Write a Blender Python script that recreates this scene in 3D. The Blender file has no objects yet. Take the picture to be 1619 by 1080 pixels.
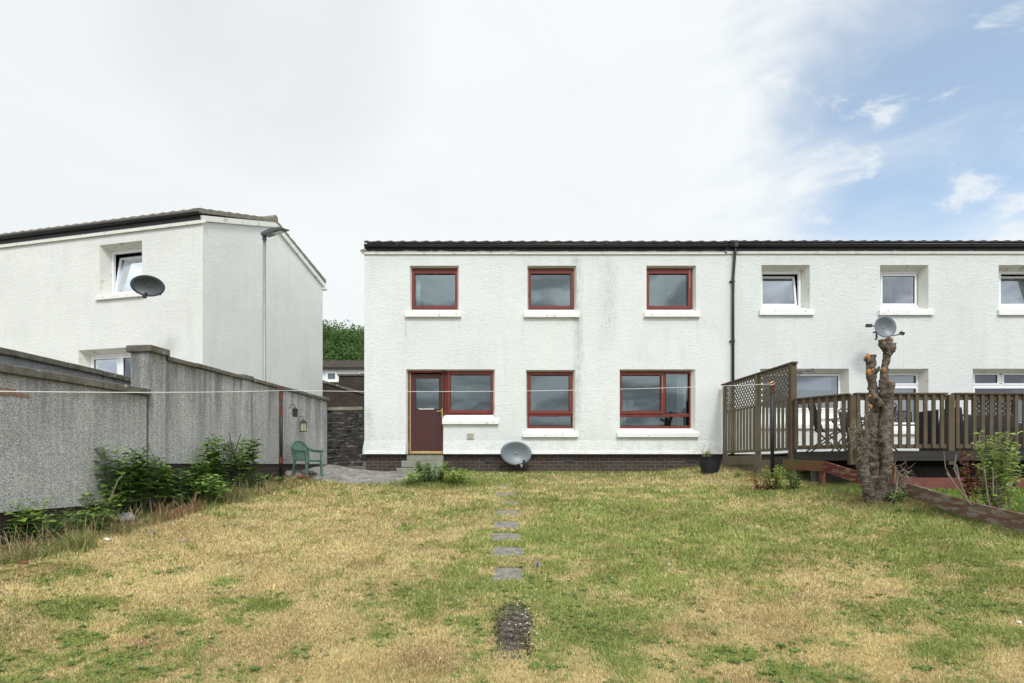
import bpy, bmesh, math, random
import numpy as np
from mathutils import Vector, Matrix

random.seed(7)
RNG = np.random.default_rng(11)
scene = bpy.context.scene
COL = scene.collection
R = math.radians

# ------------------------------------------------------------------ camera
cam_data = bpy.data.cameras.new('camera')
cam = bpy.data.objects.new('camera', cam_data)
COL.objects.link(cam)
cam.location = (0, 0, 0)
cam.rotation_euler = (R(90), 0, 0)
cam_data.sensor_width = 36
cam_data.lens = 20.01
cam_data.shift_y = (735 - 540) / 1619
cam_data.clip_end = 2000
scene.camera = cam

# ------------------------------------------------------------------ view
scene.view_settings.view_transform = 'Standard'
scene.view_settings.look = 'None'
scene.view_settings.exposure = 0.53
scene.view_settings.gamma = 1

# ------------------------------------------------------------------ sun
SUN_EL, SUN_AZ = 50, 166          # azimuth clockwise from +Y
sd = bpy.data.lights.new('sun', 'SUN')
sd.energy = 1.35
sd.angle = R(11)
sd.color = (1.0, 0.965, 0.91)
so = bpy.data.objects.new('sun', sd)
COL.objects.link(so)
d = Vector((math.sin(R(SUN_AZ)) * math.cos(R(SUN_EL)), math.cos(R(SUN_AZ)) * math.cos(R(SUN_EL)), math.sin(R(SUN_EL))))
so.rotation_euler = d.to_track_quat('Z', 'Y').to_euler()
so.location = d * 60

# ------------------------------------------------------------------ world
world = bpy.data.worlds.new("World")
scene.world = world
world.use_nodes = True
nt = world.node_tree
nt.nodes.clear()
def wn(t, **k):
    n = nt.nodes.new(t)
    for a, b in k.items(): setattr(n, a, b)
    return n
wl = lambda a, b: nt.links.new(a, b)
def wmath(op, a, b=None, c=None, clamp=False):
    n = wn('ShaderNodeMath', operation=op, use_clamp=clamp)
    for i, v in enumerate((a, b, c)):
        if v is None: continue
        if isinstance(v, (int, float)): n.inputs[i].default_value = v
        else: wl(v, n.inputs[i])
    return n.outputs[0]
def wrange(v, a, b, c=0., d_=1., smooth=True):
    n = wn('ShaderNodeMapRange', interpolation_type='SMOOTHSTEP' if smooth else 'LINEAR')
    wl(v, n.inputs[0]); n.inputs[1].default_value = a; n.inputs[2].default_value = b
    n.inputs[3].default_value = c; n.inputs[4].default_value = d_
    return n.outputs[0]
def wdot(vec, x, y):
    v = Vector(((x - 809.5) / 900, 1, (735 - y) / 900)).normalized()
    n = wn('ShaderNodeVectorMath', operation='DOT_PRODUCT')
    wl(vec, n.inputs[0]); n.inputs[1].default_value = v
    return n.outputs['Value']
tc = wn('ShaderNodeTexCoord')
gen = tc.outputs['Generated']
sky = wn('ShaderNodeTexSky', sky_type='NISHITA', sun_disc=False)
sky.sun_elevation = R(SUN_EL); sky.sun_rotation = R(SUN_AZ)
sky.air_density = 1.0; sky.dust_density = 0.6; sky.ozone_density = 1.4
skyb = wn('ShaderNodeVectorMath', operation='SCALE'); wl(sky.outputs[0], skyb.inputs[0]); skyb.inputs['Scale'].default_value = 0.14
# cloud texture : layered noise, stretched along a diagonal wind direction
mp = wn('ShaderNodeMapping'); wl(gen, mp.inputs[0])
mp.inputs['Rotation'].default_value = (0, R(32), 0); mp.inputs['Scale'].default_value = (1.6, 2.2, 4.6)
n1 = wn('ShaderNodeTexNoise'); wl(mp.outputs[0], n1.inputs['Vector'])
n1.inputs['Scale'].default_value = 2.3; n1.inputs['Detail'].default_value = 9; n1.inputs['Roughness'].default_value = 0.55; n1.inputs['Distortion'].default_value = 0.5
n2 = wn('ShaderNodeTexNoise'); wl(gen, n2.inputs['Vector'])
n2.inputs['Scale'].default_value = 1.7; n2.inputs['Detail'].default_value = 6; n2.inputs['Roughness'].default_value = 0.5
sep = wn('ShaderNodeSeparateXYZ'); wl(gen, sep.inputs[0])
# opening in the cloud towards the upper right
dblue = wdot(gen, 1780, 190)
warp = wmath('MULTIPLY_ADD', n1.outputs[0], -0.20, wmath('ADD', dblue, 0.088))
blue = wmath('MULTIPLY', wrange(warp, 0.875, 1.0), 0.72)
mp2 = wn('ShaderNodeMapping'); wl(gen, mp2.inputs[0]); mp2.inputs['Rotation'].default_value = (0, R(28), 0); mp2.inputs['Scale'].default_value = (3.2, 4, 7.5)
n4 = wn('ShaderNodeTexNoise'); wl(mp2.outputs[0], n4.inputs['Vector']); n4.inputs['Scale'].default_value = 2.6; n4.inputs['Detail'].default_value = 10; n4.inputs['Roughness'].default_value = 0.6; n4.inputs['Distortion'].default_value = 0.4
puff = wmath('MAXIMUM', wrange(n1.outputs[0], 0.55, 0.70), wrange(n4.outputs[0], 0.57, 0.72))
blue = wmath('MULTIPLY', blue, wmath('SUBTRACT', 1.0, wmath('MULTIPLY', puff, 0.75)))
blue = wmath('MULTIPLY', blue, wrange(sep.outputs[2], 0.20, 0.34))
# cloud brightness
dg = wdot(gen, 430, 30)
gpatch = wmath('MULTIPLY', wrange(dg, 0.972, 0.999), wrange(n2.outputs[0], 0.36, 0.60))
gp2 = wmath('MULTIPLY', wrange(wdot(gen, 60, 200), 0.96, 1.0), 0.3)
br = wmath('MULTIPLY_ADD', n1.outputs[0], 0.07, 0.635)
sunv = wn('ShaderNodeVectorMath', operation='DOT_PRODUCT'); wl(gen, sunv.inputs[0]); sunv.inputs[1].default_value = d
br = wmath('MULTIPLY', br, wrange(sunv.outputs['Value'], 0.55, 1.0, 1.0, 1.7))
br = wmath('SUBTRACT', br, wmath('MULTIPLY', wmath('ADD', gpatch, gp2), 0.08))
# the weather behind the viewer is heavier
back = wrange(sep.outputs[1], 0.1, -0.4)
n3 = wn('ShaderNodeTexNoise'); wl(mp.outputs[0], n3.inputs['Vector'])
n3.inputs['Scale'].default_value = 3.6; n3.inputs['Detail'].default_value = 6; n3.inputs['Distortion'].default_value = 0.8
bk = wrange(n3.outputs[0], 0.38, 0.62, 0.62, 1.40)
bk = wmath('MULTIPLY', bk, wrange(sep.outputs[2], -0.02, 0.45, 0.80, 1.2))
mixb = wn('ShaderNodeMix', data_type='FLOAT'); wl(back, mixb.inputs[0]); mixb.inputs[2].default_value = 1.0; wl(bk, mixb.inputs[3])
br = wmath('MULTIPLY', br, mixb.outputs[0])
cc = wn('ShaderNodeVectorMath', operation='SCALE'); cc.inputs[0].default_value = (0.945, 0.985, 1.0); wl(br, cc.inputs['Scale'])
cool = wn('ShaderNodeVectorMath', operation='MULTIPLY'); wl(skyb.outputs[0], cool.inputs[0]); cool.inputs[1].default_value = (.87, 1.03, 1.03)
mx = wn('ShaderNodeMix', data_type='RGBA'); wl(blue, mx.inputs[0]); wl(cc.outputs[0], mx.inputs[6]); wl(cool.outputs[0], mx.inputs[7])
bg = wn('ShaderNodeBackground'); wl(mx.outputs[2], bg.inputs[0]); bg.inputs[1].default_value = 1.0
wo = wn('ShaderNodeOutputWorld'); wl(bg.outputs[0], wo.inputs[0])

# ================================================================== helpers
def P(x, y, Z):
    "photo pixel + distance -> point"
    return Vector(((x - 809.5) / 900 * Z, Z, (735 - y) / 900 * Z))

def ss(a, b, x):
    t = np.clip((x - a) / (b - a), 0, 1)
    return t * t * (3 - 2 * t)

def ground(x, y):
    x = np.asarray(x, float); y = np.asarray(y, float)
    z = -1.79 + .111 * np.minimum(y, 14.4) + .05 * np.maximum(y - 14.4, 0)
    return z + .24 * ss(3.2, 5.8, x) + .20 * ss(-3.2, -5.0, x)
G = lambda x, y: float(ground(x, y))

def wall_xy(v, off=0.0):
    "point on the lawn side of the left garden wall, v metres of depth in front of its far end"
    return (-4.64 - .12 * v + off, 14.2 - v)

class MB:
    def __init__(s): s.v = []; s.f = []; s.m = []
    def quad(s, *p, m=0):
        i = len(s.v); s.v += [tuple(q) for q in p]; s.f.append(tuple(range(i, i + len(p)))); s.m.append(m); return s
    def box(s, x0, x1, y0, y1, z0, z1, M=None, m=0):
        i = len(s.v)
        pts = [(x, y, z) for z in (z0, z1) for y in (y0, y1) for x in (x0, x1)]
        if M is not None: pts = [tuple(M @ Vector(p)) for p in pts]
        s.v += pts
        for q in ((0, 2, 3, 1), (4, 5, 7, 6), (0, 1, 5, 4), (2, 6, 7, 3), (0, 4, 6, 2), (1, 3, 7, 5)):
            s.f.append(tuple(i + k for k in q)); s.m.append(m)
        return s
    def bar(s, a, b, w, h, up=(0, 0, 1), m=0):
        "rectangular bar from a to b, w across, h along up"
        a = Vector(a); b = Vector(b); d = b - a; L = d.length; d.normalize()
        u = Vector(up); sd_ = d.cross(u)
        if sd_.length < 1e-4: sd_ = d.cross(Vector((1, 0, 0)))
        sd_.normalize(); u = sd_.cross(d)
        M = Matrix(((sd_.x, d.x, u.x, a.x), (sd_.y, d.y, u.y, a.y), (sd_.z, d.z, u.z, a.z), (0, 0, 0, 1)))
        return s.box(-w / 2, w / 2, 0, L, -h / 2, h / 2, M, m)
    def tube(s, pts, rad, n=8, cap=True, m=0, jit=0.0, closed=False):
        pts = [Vector(p) for p in pts]
        if isinstance(rad, (int, float)): rad = [rad] * len(pts)
        base = len(s.v); k = len(pts); prev = None
        for i, p in enumerate(pts):
            if closed: t = pts[(i + 1) % k] - pts[i - 1]
            else: t = (pts[min(i + 1, k - 1)] - pts[max(i - 1, 0)])
            t.normalize()
            if prev is None:
                a = t.cross(Vector((0, 0, 1)))
                if a.length < .05: a = t.cross(Vector((0, 1, 0)))
            else: a = prev - t * prev.dot(t)
            a.normalize(); prev = a; b = t.cross(a)
            for j in range(n):
                th = 2 * math.pi * j / n
                r = rad[i] * (1 + jit * random.uniform(-1, 1))
                s.v.append(tuple(p + (a * math.cos(th) + b * math.sin(th)) * r))
        for i in range(k if closed else k - 1):
            for j in range(n):
                q = (i + 1) % k
                s.f.append((base + i * n + j, base + i * n + (j + 1) % n, base + q * n + (j + 1) % n, base + q * n + j)); s.m.append(m)
        if cap and not closed:
            s.f.append(tuple(base + j for j in reversed(range(n)))); s.m.append(m)
            s.f.append(tuple(base + (k - 1) * n + j for j in range(n))); s.m.append(m)
        return s
    def lathe(s, prof, c=(0, 0, 0), n=24, m=0, M=None):
        base = len(s.v)
        for (r, z) in prof:
            for j in range(n):
                th = 2 * math.pi * j / n
                p = Vector((c[0] + r * math.cos(th), c[1] + r * math.sin(th), c[2] + z))
                s.v.append(tuple(M @ p if M is not None else p))
        for i in range(len(prof) - 1):
            for j in range(n):
                s.f.append((base + i * n + j, base + i * n + (j + 1) % n, base + (i + 1) * n + (j + 1) % n, base + (i + 1) * n + j)); s.m.append(m)
        return s
    def prism(s, outline, y0, y1, M=None, m=0):
        "outline in xz, extruded in y"
        i = len(s.v); n = len(outline)
        pts = [(x, y0, z) for x, z in outline] + [(x, y1, z) for x, z in outline]
        if M is not None: pts = [tuple(M @ Vector(p)) for p in pts]
        s.v += pts
        s.f.append(tuple(i + k for k in range(n))); s.m.append(m)
        s.f.append(tuple(i + n + k for k in reversed(range(n)))); s.m.append(m)
        for k in range(n):
            s.f.append((i + k, i + n + k, i + n + (k + 1) % n, i + (k + 1) % n)); s.m.append(m)
        return s
    def blob(s, c, r, seg=8, rings=6, jit=.15, m=0):
        base = len(s.v); c = Vector(c)
        if isinstance(r, (int, float)): r = (r, r, r)
        s.v.append((c.x, c.y, c.z - r[2]))
        for i in range(1, rings):
            ph = math.pi * i / rings - math.pi / 2
            for j in range(seg):
                th = 2 * math.pi * j / seg; q = 1 + jit * random.uniform(-1, 1)
                s.v.append((c.x + r[0] * math.cos(ph) * math.cos(th) * q, c.y + r[1] * math.cos(ph) * math.sin(th) * q, c.z + r[2] * math.sin(ph) * q))
        s.v.append((c.x, c.y, c.z + r[2])); top = len(s.v) - 1
        for j in range(seg):
            s.f.append((base, base + 1 + (j + 1) % seg, base + 1 + j)); s.m.append(m)
            s.f.append((top, top - seg + j, top - seg + (j + 1) % seg)); s.m.append(m)
        for i in range(rings - 2):
            for j in range(seg):
                a = base + 1 + i * seg
                s.f.append((a + j, a + (j + 1) % seg, a + seg + (j + 1) % seg, a + seg + j)); s.m.append(m)
        return s
    def build(s, name, mat, parent=None, smooth=False, bevel=0, seg=2, recalc=True, origin=None):
        me = bpy.data.meshes.new(name)
        vs = s.v
        if parent is not None and getattr(parent, 'location', None) is not None and s.__dict__.get('worldspace', True):
            inv = world_of(parent).inverted()
            vs = [tuple(inv @ Vector(p)) for p in vs]
        me.from_pydata(vs, [], s.f)
        mats = mat if isinstance(mat, (list, tuple)) else [mat]
        for q in mats: me.materials.append(q)
        if len(mats) > 1: me.polygons.foreach_set('material_index', s.m)
        if recalc:
            b = bmesh.new(); b.from_mesh(me); bmesh.ops.recalc_face_normals(b, faces=b.faces); b.to_mesh(me); b.free()
        if smooth: me.polygons.foreach_set('use_smooth', [True] * len(me.polygons))
        o = bpy.data.objects.new(name, me); COL.objects.link(o)
        if parent is not None: o.parent = parent
        if bevel:
            md = o.modifiers.new('bevel', 'BEVEL'); md.width = bevel; md.segments = seg; md.limit_method = 'ANGLE'
        return o

def world_of(o):
    M = Matrix.LocRotScale(o.location, o.rotation_euler, o.scale)
    return world_of(o.parent) @ M if o.parent else M

def tag(o, label=None, cat=None, group=None, kind=None):
    if label: o['label'] = label
    if cat: o['category'] = cat
    if group: o['group'] = group
    if kind: o['kind'] = kind
    return o
def thing(name, loc, label, cat, group=None, rz=0):
    o = bpy.data.objects.new(name, None); COL.objects.link(o)
    o.empty_display_size = .2
    o.location = loc; o.rotation_euler = (0, 0, rz)
    return tag(o, label, cat, group)
def kids(o): return [c for c in bpy.data.objects if c.parent == o]
def copy_tree(o, parent=None):
    c = o.copy(); COL.objects.link(c); c.parent = parent
    for k in kids(o): copy_tree(k, c)
    return c

# ================================================================== materials
def mat(name):
    m = bpy.data.materials.new(name); m.use_nodes = True
    return m, m.node_tree, m.node_tree.nodes['Principled BSDF']
def simple(name, col, rough=.6, metal=0, spec=.5, var=.0, scale=8, bump=0, bscale=60, dirt=None, dirt_amt=0, dscale=3):
    m, t, b = mat(name)
    b.inputs['Roughness'].default_value = rough; b.inputs['Metallic'].default_value = metal
    b.inputs['Specular IOR Level'].default_value = spec
    co = t.nodes.new('ShaderNodeTexCoord').outputs['Object']
    cur = None
    if var:
        n = t.nodes.new('ShaderNodeTexNoise'); n.inputs['Scale'].default_value = scale; n.inputs['Detail'].default_value = 6
        t.links.new(co, n.inputs['Vector'])
        r = t.nodes.new('ShaderNodeValToRGB'); r.color_ramp.elements[0].position = .3; r.color_ramp.elements[1].position = .7
        r.color_ramp.elements[0].color = (*[c * (1 - var) for c in col], 1); r.color_ramp.elements[1].color = (*[min(1, c * (1 + var)) for c in col], 1)
        t.links.new(n.outputs[0], r.inputs[0]); cur = r.outputs[0]
    else: b.inputs['Base Color'].default_value = (*col, 1)
    if dirt:
        n = t.nodes.new('ShaderNodeTexNoise'); n.inputs['Scale'].default_value = dscale; n.inputs['Detail'].default_value = 8; n.inputs['Roughness'].default_value = .65
        t.links.new(co, n.inputs['Vector'])
        r = t.nodes.new('ShaderNodeMapRange'); r.inputs[1].default_value = .62 - dirt_amt * .3; r.inputs[2].default_value = .72 - dirt_amt * .2
        t.links.new(n.outputs[0], r.inputs[0])
        x = t.nodes.new('ShaderNodeMix'); x.data_type = 'RGBA'; t.links.new(r.outputs[0], x.inputs[0])
        if cur: t.links.new(cur, x.inputs[6])
        else: x.inputs[6].default_value = (*col, 1)
        x.inputs[7].default_value = (*dirt, 1); cur = x.outputs[2]
    if cur: t.links.new(cur, b.inputs['Base Color'])
    if bump:
        n = t.nodes.new('ShaderNodeTexNoise'); n.inputs['Scale'].default_value = bscale; n.inputs['Detail'].default_value = 5
        t.links.new(co, n.inputs['Vector'])
        q = t.nodes.new('ShaderNodeBump'); q.inputs['Strength'].default_value = bump; q.inputs['Distance'].default_value = .01
        t.links.new(n.outputs[0], q.inputs['Height']); t.links.new(q.outputs[0], b.inputs['Normal'])
    return m

class N:
    "tiny node-graph writer"
    def __init__(s, t, world=False): s.t = t; s.world = world
    def new(s, ty, **k):
        n = s.t.nodes.new(ty)
        for a, b in k.items(): setattr(n, a, b)
        return n
    def put(s, sock, v):
        if isinstance(v, (int, float)): sock.default_value = v
        elif isinstance(v, tuple): sock.default_value = v if len(v) != 3 or sock.type == 'VECTOR' else (*v, 1)
        else: s.t.links.new(v, sock)
    def co(s, kind='Object', scale=(1, 1, 1), rot=(0, 0, 0), loc=(0, 0, 0)):
        c = s.new('ShaderNodeNewGeometry').outputs['Position'] if s.world else s.new('ShaderNodeTexCoord').outputs[kind]
        m = s.new('ShaderNodeMapping'); s.put(m.inputs[0], c)
        m.inputs['Scale'].default_value = scale; m.inputs['Rotation'].default_value = rot; m.inputs['Location'].default_value = loc
        return m.outputs[0]
    def noise(s, vec, scale, detail=5, rough=.5, dist=0):
        n = s.new('ShaderNodeTexNoise'); s.put(n.inputs['Vector'], vec)
        n.inputs['Scale'].default_value = scale; n.inputs['Detail'].default_value = detail
        n.inputs['Roughness'].default_value = rough; n.inputs['Distortion'].default_value = dist
        return n.outputs[0]
    def vor(s, vec, scale, out='Distance', feature='F1'):
        n = s.new('ShaderNodeTexVoronoi', feature=feature); s.put(n.inputs['Vector'], vec); n.inputs['Scale'].default_value = scale
        return n.outputs[out]
    def rng(s, v, a, b, c=0., d=1.):
        n = s.new('ShaderNodeMapRange'); s.put(n.inputs[0], v)
        for i, q in enumerate((a, b, c, d)): n.inputs[i + 1].default_value = q
        return n.outputs[0]
    def math(s, op, a, b=0.):
        n = s.new('ShaderNodeMath', operation=op); s.put(n.inputs[0], a); s.put(n.inputs[1], b); return n.outputs[0]
    def mix(s, f, a, b, blend='MIX'):
        n = s.new('ShaderNodeMix', data_type='RGBA', blend_type=blend); s.put(n.inputs[0], f); s.put(n.inputs[6], a); s.put(n.inputs[7], b); return n.outputs[2]
    def bump(s, h, st, dist=.01, nrm=None):
        n = s.new('ShaderNodeBump'); s.put(n.inputs['Height'], h); n.inputs['Strength'].default_value = st; n.inputs['Distance'].default_value = dist
        if nrm is not None: s.put(n.inputs['Normal'], nrm)
        return n.outputs[0]
    def xyz(s, vec):
        n = s.new('ShaderNodeSeparateXYZ'); s.put(n.inputs[0], vec); return n.outputs

def harl(name, col, streaks=(), tint=(0.62, 0.655, 0.645), soil=None):
    "white wet-dash render: trowelled ridges over a fine grain, soft grime, dirt runs and other dark marks at given x"
    m, t, b = mat(name); g = N(t, True)
    v = g.co(scale=(1, 1, 1)); vs = g.co(scale=(.75, .75, 1.7))
    big = g.noise(v, .8, 6, .6); mid = g.noise(vs, 16, 6, .66, 1.4); fine = g.noise(v, 70, 3, .6)
    c = g.mix(g.rng(big, .38, .68), col, tuple(a * .93 for a in col))
    c = g.mix(g.rng(mid, .50, .68, 0, .30), c, tint)
    c = g.mix(g.rng(fine, .55, .75, 0, .25), c, tuple(a * .78 for a in tint))
    o = g.xyz(v)
    lo = g.noise(g.co(scale=(3.2, 3.2, .35)), 1.3, 6, .6)
    c = g.mix(g.rng(lo, .52, .75, 0, .22), c, tuple(a * .8 for a in tint))
    for (x, w, z0, z1, amt) in streaks:
        wob = g.math('MULTIPLY_ADD', g.noise(g.co(scale=(1, 1, 1)), 1.4, 4), .22)
        dx = g.math('ABSOLUTE', g.math('SUBTRACT', g.math('ADD', o[0], g.math('MULTIPLY', g.noise(v, 1.6, 3), .25)), x + .125))
        f = g.rng(dx, w, 0, 0, 1)
        f = g.math('MULTIPLY', f, g.math('MULTIPLY', g.rng(o[2], z0, z0 + .8), g.rng(o[2], z1, z1 - .25)))
        f = g.math('MULTIPLY', g.math('MULTIPLY', f, g.rng(g.noise(g.co(scale=(4, 4, .9)), 6, 6, .7), .34, .62)), amt)
        c = g.mix(f, c, (.16, .165, .15))
    if soil is not None:
        f = g.math('MULTIPLY', g.rng(o[2], soil + .7, soil, 0, 1), g.rng(g.noise(v, 5, 6, .7), .42, .7))
        c = g.mix(g.math('MULTIPLY', f, .35), c, (.25, .26, .20))
    t.links.new(c, b.inputs['Base Color'])
    b.inputs['Roughness'].default_value = .92; b.inputs['Specular IOR Level'].default_value = .2
    h = g.math('ADD', g.math('MULTIPLY', mid, 1.0), g.math('MULTIPLY', fine, .35))
    t.links.new(g.bump(h, .85, .026), b.inputs['Normal'])
    return m

def pebbledash(name, base=(.86, .865, .85), warm=0.0, damp=1.0, top=1.65, bot=.1):
    m, t, b = mat(name); g = N(t, True)
    v = g.co()
    cell = g.vor(v, 92, 'Color'); dist = g.vor(v, 92, 'Distance')
    sep_ = g.new('ShaderNodeSeparateColor'); g.put(sep_.inputs[0], cell)
    r = g.new('ShaderNodeValToRGB'); g.put(r.inputs[0], sep_.outputs[0])
    el = r.color_ramp.elements; el[0].position = 0; el[0].color = (.30, .305, .31, 1); el[1].position = 1; el[1].color = (.75, .76, .76, 1)
    for p, k in ((.25, .55), (.6, 1.0), (.85, 1.35)):
        e = el.new(p); e.color = (*[min(1, q * k) for q in base], 1)
    c = g.mix(g.rng(dist, .25, .6, 0, .5), r.outputs[0], (.26, .26, .26))
    big = g.noise(v, 1.1, 6, .6)
    c = g.mix(g.rng(big, .4, .7, 0, .3), c, (.22, .225, .22))
    run = g.noise(g.co(scale=(5, 5, .45)), 1.1, 7, .65)
    o = g.xyz(v)
    f = g.math('MULTIPLY', g.rng(run, .45, .63), g.rng(o[2], bot, top, .10, .95))
    c = g.mix(g.math('MULTIPLY', f, damp * .8), c, (.12, .125, .118))
    lowg = g.math('MULTIPLY', g.rng(o[2], bot - .5, bot - 1.2, 0, 1), g.rng(g.noise(v, 3, 6, .7), .45, .65))
    c = g.mix(g.math('MULTIPLY', lowg, .4), c, (.16, .18, .10))
    t.links.new(c, b.inputs['Base Color']); b.inputs['Roughness'].default_value = .95; b.inputs['Specular IOR Level'].default_value = .15
    h = g.math('SUBTRACT', 1.0, dist)
    t.links.new(g.bump(h, .9, .02), b.inputs['Normal'])
    return m

def stone(name, c0, c1, lichen=(.55, .54, .48), amt=.5, scale=1.0):
    m, t, b = mat(name); g = N(t); v = g.co()
    c = g.mix(g.rng(g.noise(v, 6 * scale, 7, .65), .35, .65), c0, c1)
    c = g.mix(g.rng(g.noise(v, 45 * scale, 4, .6), .5, .7, 0, .5), c, tuple(q * .5 for q in c0))
    sp = g.math('MULTIPLY', g.rng(g.vor(v, 9 * scale), .26, .10), g.rng(g.noise(v, 2.7, 3), .48, .56))
    c = g.mix(g.math('MULTIPLY', sp, amt), c, lichen)
    t.links.new(c, b.inputs['Base Color']); b.inputs['Roughness'].default_value = .95; b.inputs['Specular IOR Level'].default_value = .15
    t.links.new(g.bump(g.noise(v, 60 * scale, 6, .7), .7, .012), b.inputs['Normal'])
    return m

def wood(name, c0, c1, grain=(1, 1, 14), green=0, gcol=(.12, .14, .04), peel=None, peel_amt=.5, rough=.85):
    m, t, b = mat(name); g = N(t)
    v = g.co(scale=grain)
    n = g.noise(v, 2.2, 8, .62, .6)
    c = g.mix(g.rng(n, .32, .68), c0, c1)
    c = g.mix(g.rng(g.noise(g.co(), 2.0, 4), .4, .7, 0, .4), c, tuple(q * .55 for q in c0))
    if green: c = g.mix(g.math('MULTIPLY', g.rng(g.noise(g.co(), 2.4, 5, .6), .45, .65), green), c, gcol)
    if peel: c = g.mix(g.rng(g.noise(g.co(scale=tuple(q * .5 + .5 for q in grain)), 3.2, 7, .7), .6 - .2 * peel_amt, .66 - .2 * peel_amt), c, peel)
    t.links.new(c, b.inputs['Base Color']); b.inputs['Roughness'].default_value = rough; b.inputs['Specular IOR Level'].default_value = .25
    t.links.new(g.bump(n, .5, .006), b.inputs['Normal'])
    return m

def brick(name, c1, c2, mortar, sc=1.0):
    m, t, b = mat(name); g = N(t, True)
    o = g.xyz(g.co())
    cmb = g.new('ShaderNodeCombineXYZ'); g.put(cmb.inputs[0], g.math('ADD', o[0], g.math('MULTIPLY', o[1], 1.0))); g.put(cmb.inputs[1], o[2])
    k = g.new('ShaderNodeTexBrick'); g.put(k.inputs['Vector'], cmb.outputs[0])
    k.inputs['Scale'].default_value = 1; k.inputs['Brick Width'].default_value = .235 * sc; k.inputs['Row Height'].default_value = .082 * sc
    k.inputs['Mortar Size'].default_value = .0055 * sc; k.inputs['Mortar Smooth'].default_value = .2; k.inputs['Bias'].default_value = 0
    k.inputs['Color1'].default_value = (*c1, 1); k.inputs['Color2'].default_value = (*c2, 1); k.inputs['Mortar'].default_value = (*mortar, 1)
    c = g.mix(g.rng(g.noise(g.co(), 1.7, 6, .6), .45, .7, 0, .6), k.outputs[0], tuple(q * .55 for q in c1))
    c = g.mix(g.rng(g.noise(g.co(), 30, 4, .6), .45, .7, 0, .35), c, tuple(q * .5 for q in c1))
    t.links.new(c, b.inputs['Base Color']); b.inputs['Roughness'].default_value = .85; b.inputs['Specular IOR Level'].default_value = .3
    h = g.math('ADD', g.math('MULTIPLY', k.outputs['Fac'], -1.0), g.math('MULTIPLY', g.noise(g.co(), 60, 4), .3))
    t.links.new(g.bump(h, .8, .008), b.inputs['Normal'])
    return m

def glass(name, refl=.17, tint=(.80, .88, .93)):
    m = bpy.data.materials.new(name); m.use_nodes = True; t = m.node_tree; t.nodes.clear(); g = N(t)
    tr = g.new('ShaderNodeBsdfTransparent'); tr.inputs[0].default_value = (*[q * .72 for q in tint], 1)
    gl = g.new('ShaderNodeBsdfGlossy'); gl.inputs['Color'].default_value = (*tint, 1); gl.inputs['Roughness'].default_value = .015
    w = g.bump(g.noise(g.co(), 2.2, 2), .05, .02); g.put(gl.inputs['Normal'], w)
    fr = g.new('ShaderNodeFresnel'); fr.inputs[0].default_value = 1.5
    f = g.math('ADD', g.math('MULTIPLY', fr.outputs[0], 1.6), refl - .064)
    mxs = g.new('ShaderNodeMixShader'); g.put(mxs.inputs[0], f); g.put(mxs.inputs[1], tr.outputs[0]); g.put(mxs.inputs[2], gl.outputs[0])
    out = g.new('ShaderNodeOutputMaterial'); g.put(out.inputs[0], mxs.outputs[0])
    return m

def leafmat(name, dark, mid_, light, trans=.25, rough=.55):
    "colour picked per leaf from the mesh attribute tone"
    m, t, b = mat(name); g = N(t)
    a = g.new('ShaderNodeAttribute', attribute_name='tone')
    r = g.new('ShaderNodeValToRGB'); g.put(r.inputs[0], a.outputs['Fac'])
    el = r.color_ramp.elements; el[0].color = (*dark, 1); el[1].color = (*light, 1)
    e = el.new(.5); e.color = (*mid_, 1)
    t.links.new(r.outputs[0], b.inputs['Base Color']); b.inputs['Roughness'].default_value = rough
    b.inputs['Specular IOR Level'].default_value = .3
    tl = g.new('ShaderNodeBsdfTranslucent'); g.put(tl.inputs[0], r.outputs[0])
    mx_ = g.new('ShaderNodeMixShader'); mx_.inputs[0].default_value = trans
    g.put(mx_.inputs[1], b.outputs[0]); g.put(mx_.inputs[2], tl.outputs[0])
    t.links.new(mx_.outputs[0], t.nodes['Material Output'].inputs[0])
    return m

M = {}
fx = lambda x: (x - 809.5) / 62.5
fz = lambda y: (735 - y) / 62.5
M['harl'] = harl('white_render', (.785, .815, .805), streaks=[(fx(913), .16, fz(700), fz(398), .48), (fx(962), .3, fz(560), fz(400), .3), (fx(884), .06, fz(425), fz(400), .6), (fx(1125), .35, fz(535), fz(500), .35), (fx(643), .035, fz(560), fz(502), .5), (fx(727), .03, fz(545), fz(502), .4), (fx(1104), .04, fz(550), fz(502), .45), (fx(828), .03, fz(550), fz(502), .4), (fx(976), .03, fz(716), fz(691), .5), (fx(585), .12, fz(717), fz(640), .4)], soil=fz(718))
M['harl_n'] = harl('grey_white_render', (.74, .775, .768), streaks=[(fx(1388), .22, fz(560), fz(515), .8), (fx(1215), .5, fz(415), fz(400), .5)])  # first streak is a dark mark on the wall below the dish
M['harl_l'] = harl('cream_white_render', (.82, .84, .815), streaks=[(-3.5, .05, 5.2, 5.9, .8)])
M['harl_far'] = harl('plain_white_render', (.86, .87, .87))
M['reveal'] = simple('smooth_white_masonry_paint', (.68, .68, .62), .8, var=.06, scale=3, dirt=(.35, .35, .30), dirt_amt=.12)
M['sill'] = simple('white_sill_paint', (.80, .81, .79), .6, var=.03, scale=3, dirt=(.30, .30, .27), dirt_amt=.10, dscale=9)
M['trim'] = simple('white_plastic_trim', (.76, .77, .71), .5, dirt=(.45, .45, .40), dirt_amt=.2, dscale=5)
M['upvc'] = simple('white_upvc', (.80, .82, .84), .35)
M['redframe'] = simple('red_brown_gloss', (.165, .019, .014), .55, var=.15, scale=4, dirt=(.09, .03, .025), dirt_amt=.2)
M['redworn'] = wood('flaking_red_timber', (.15, .035, .025), (.09, .03, .02), (14, 14, 1), peel=(.30, .20, .14), peel_amt=.25)
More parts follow.
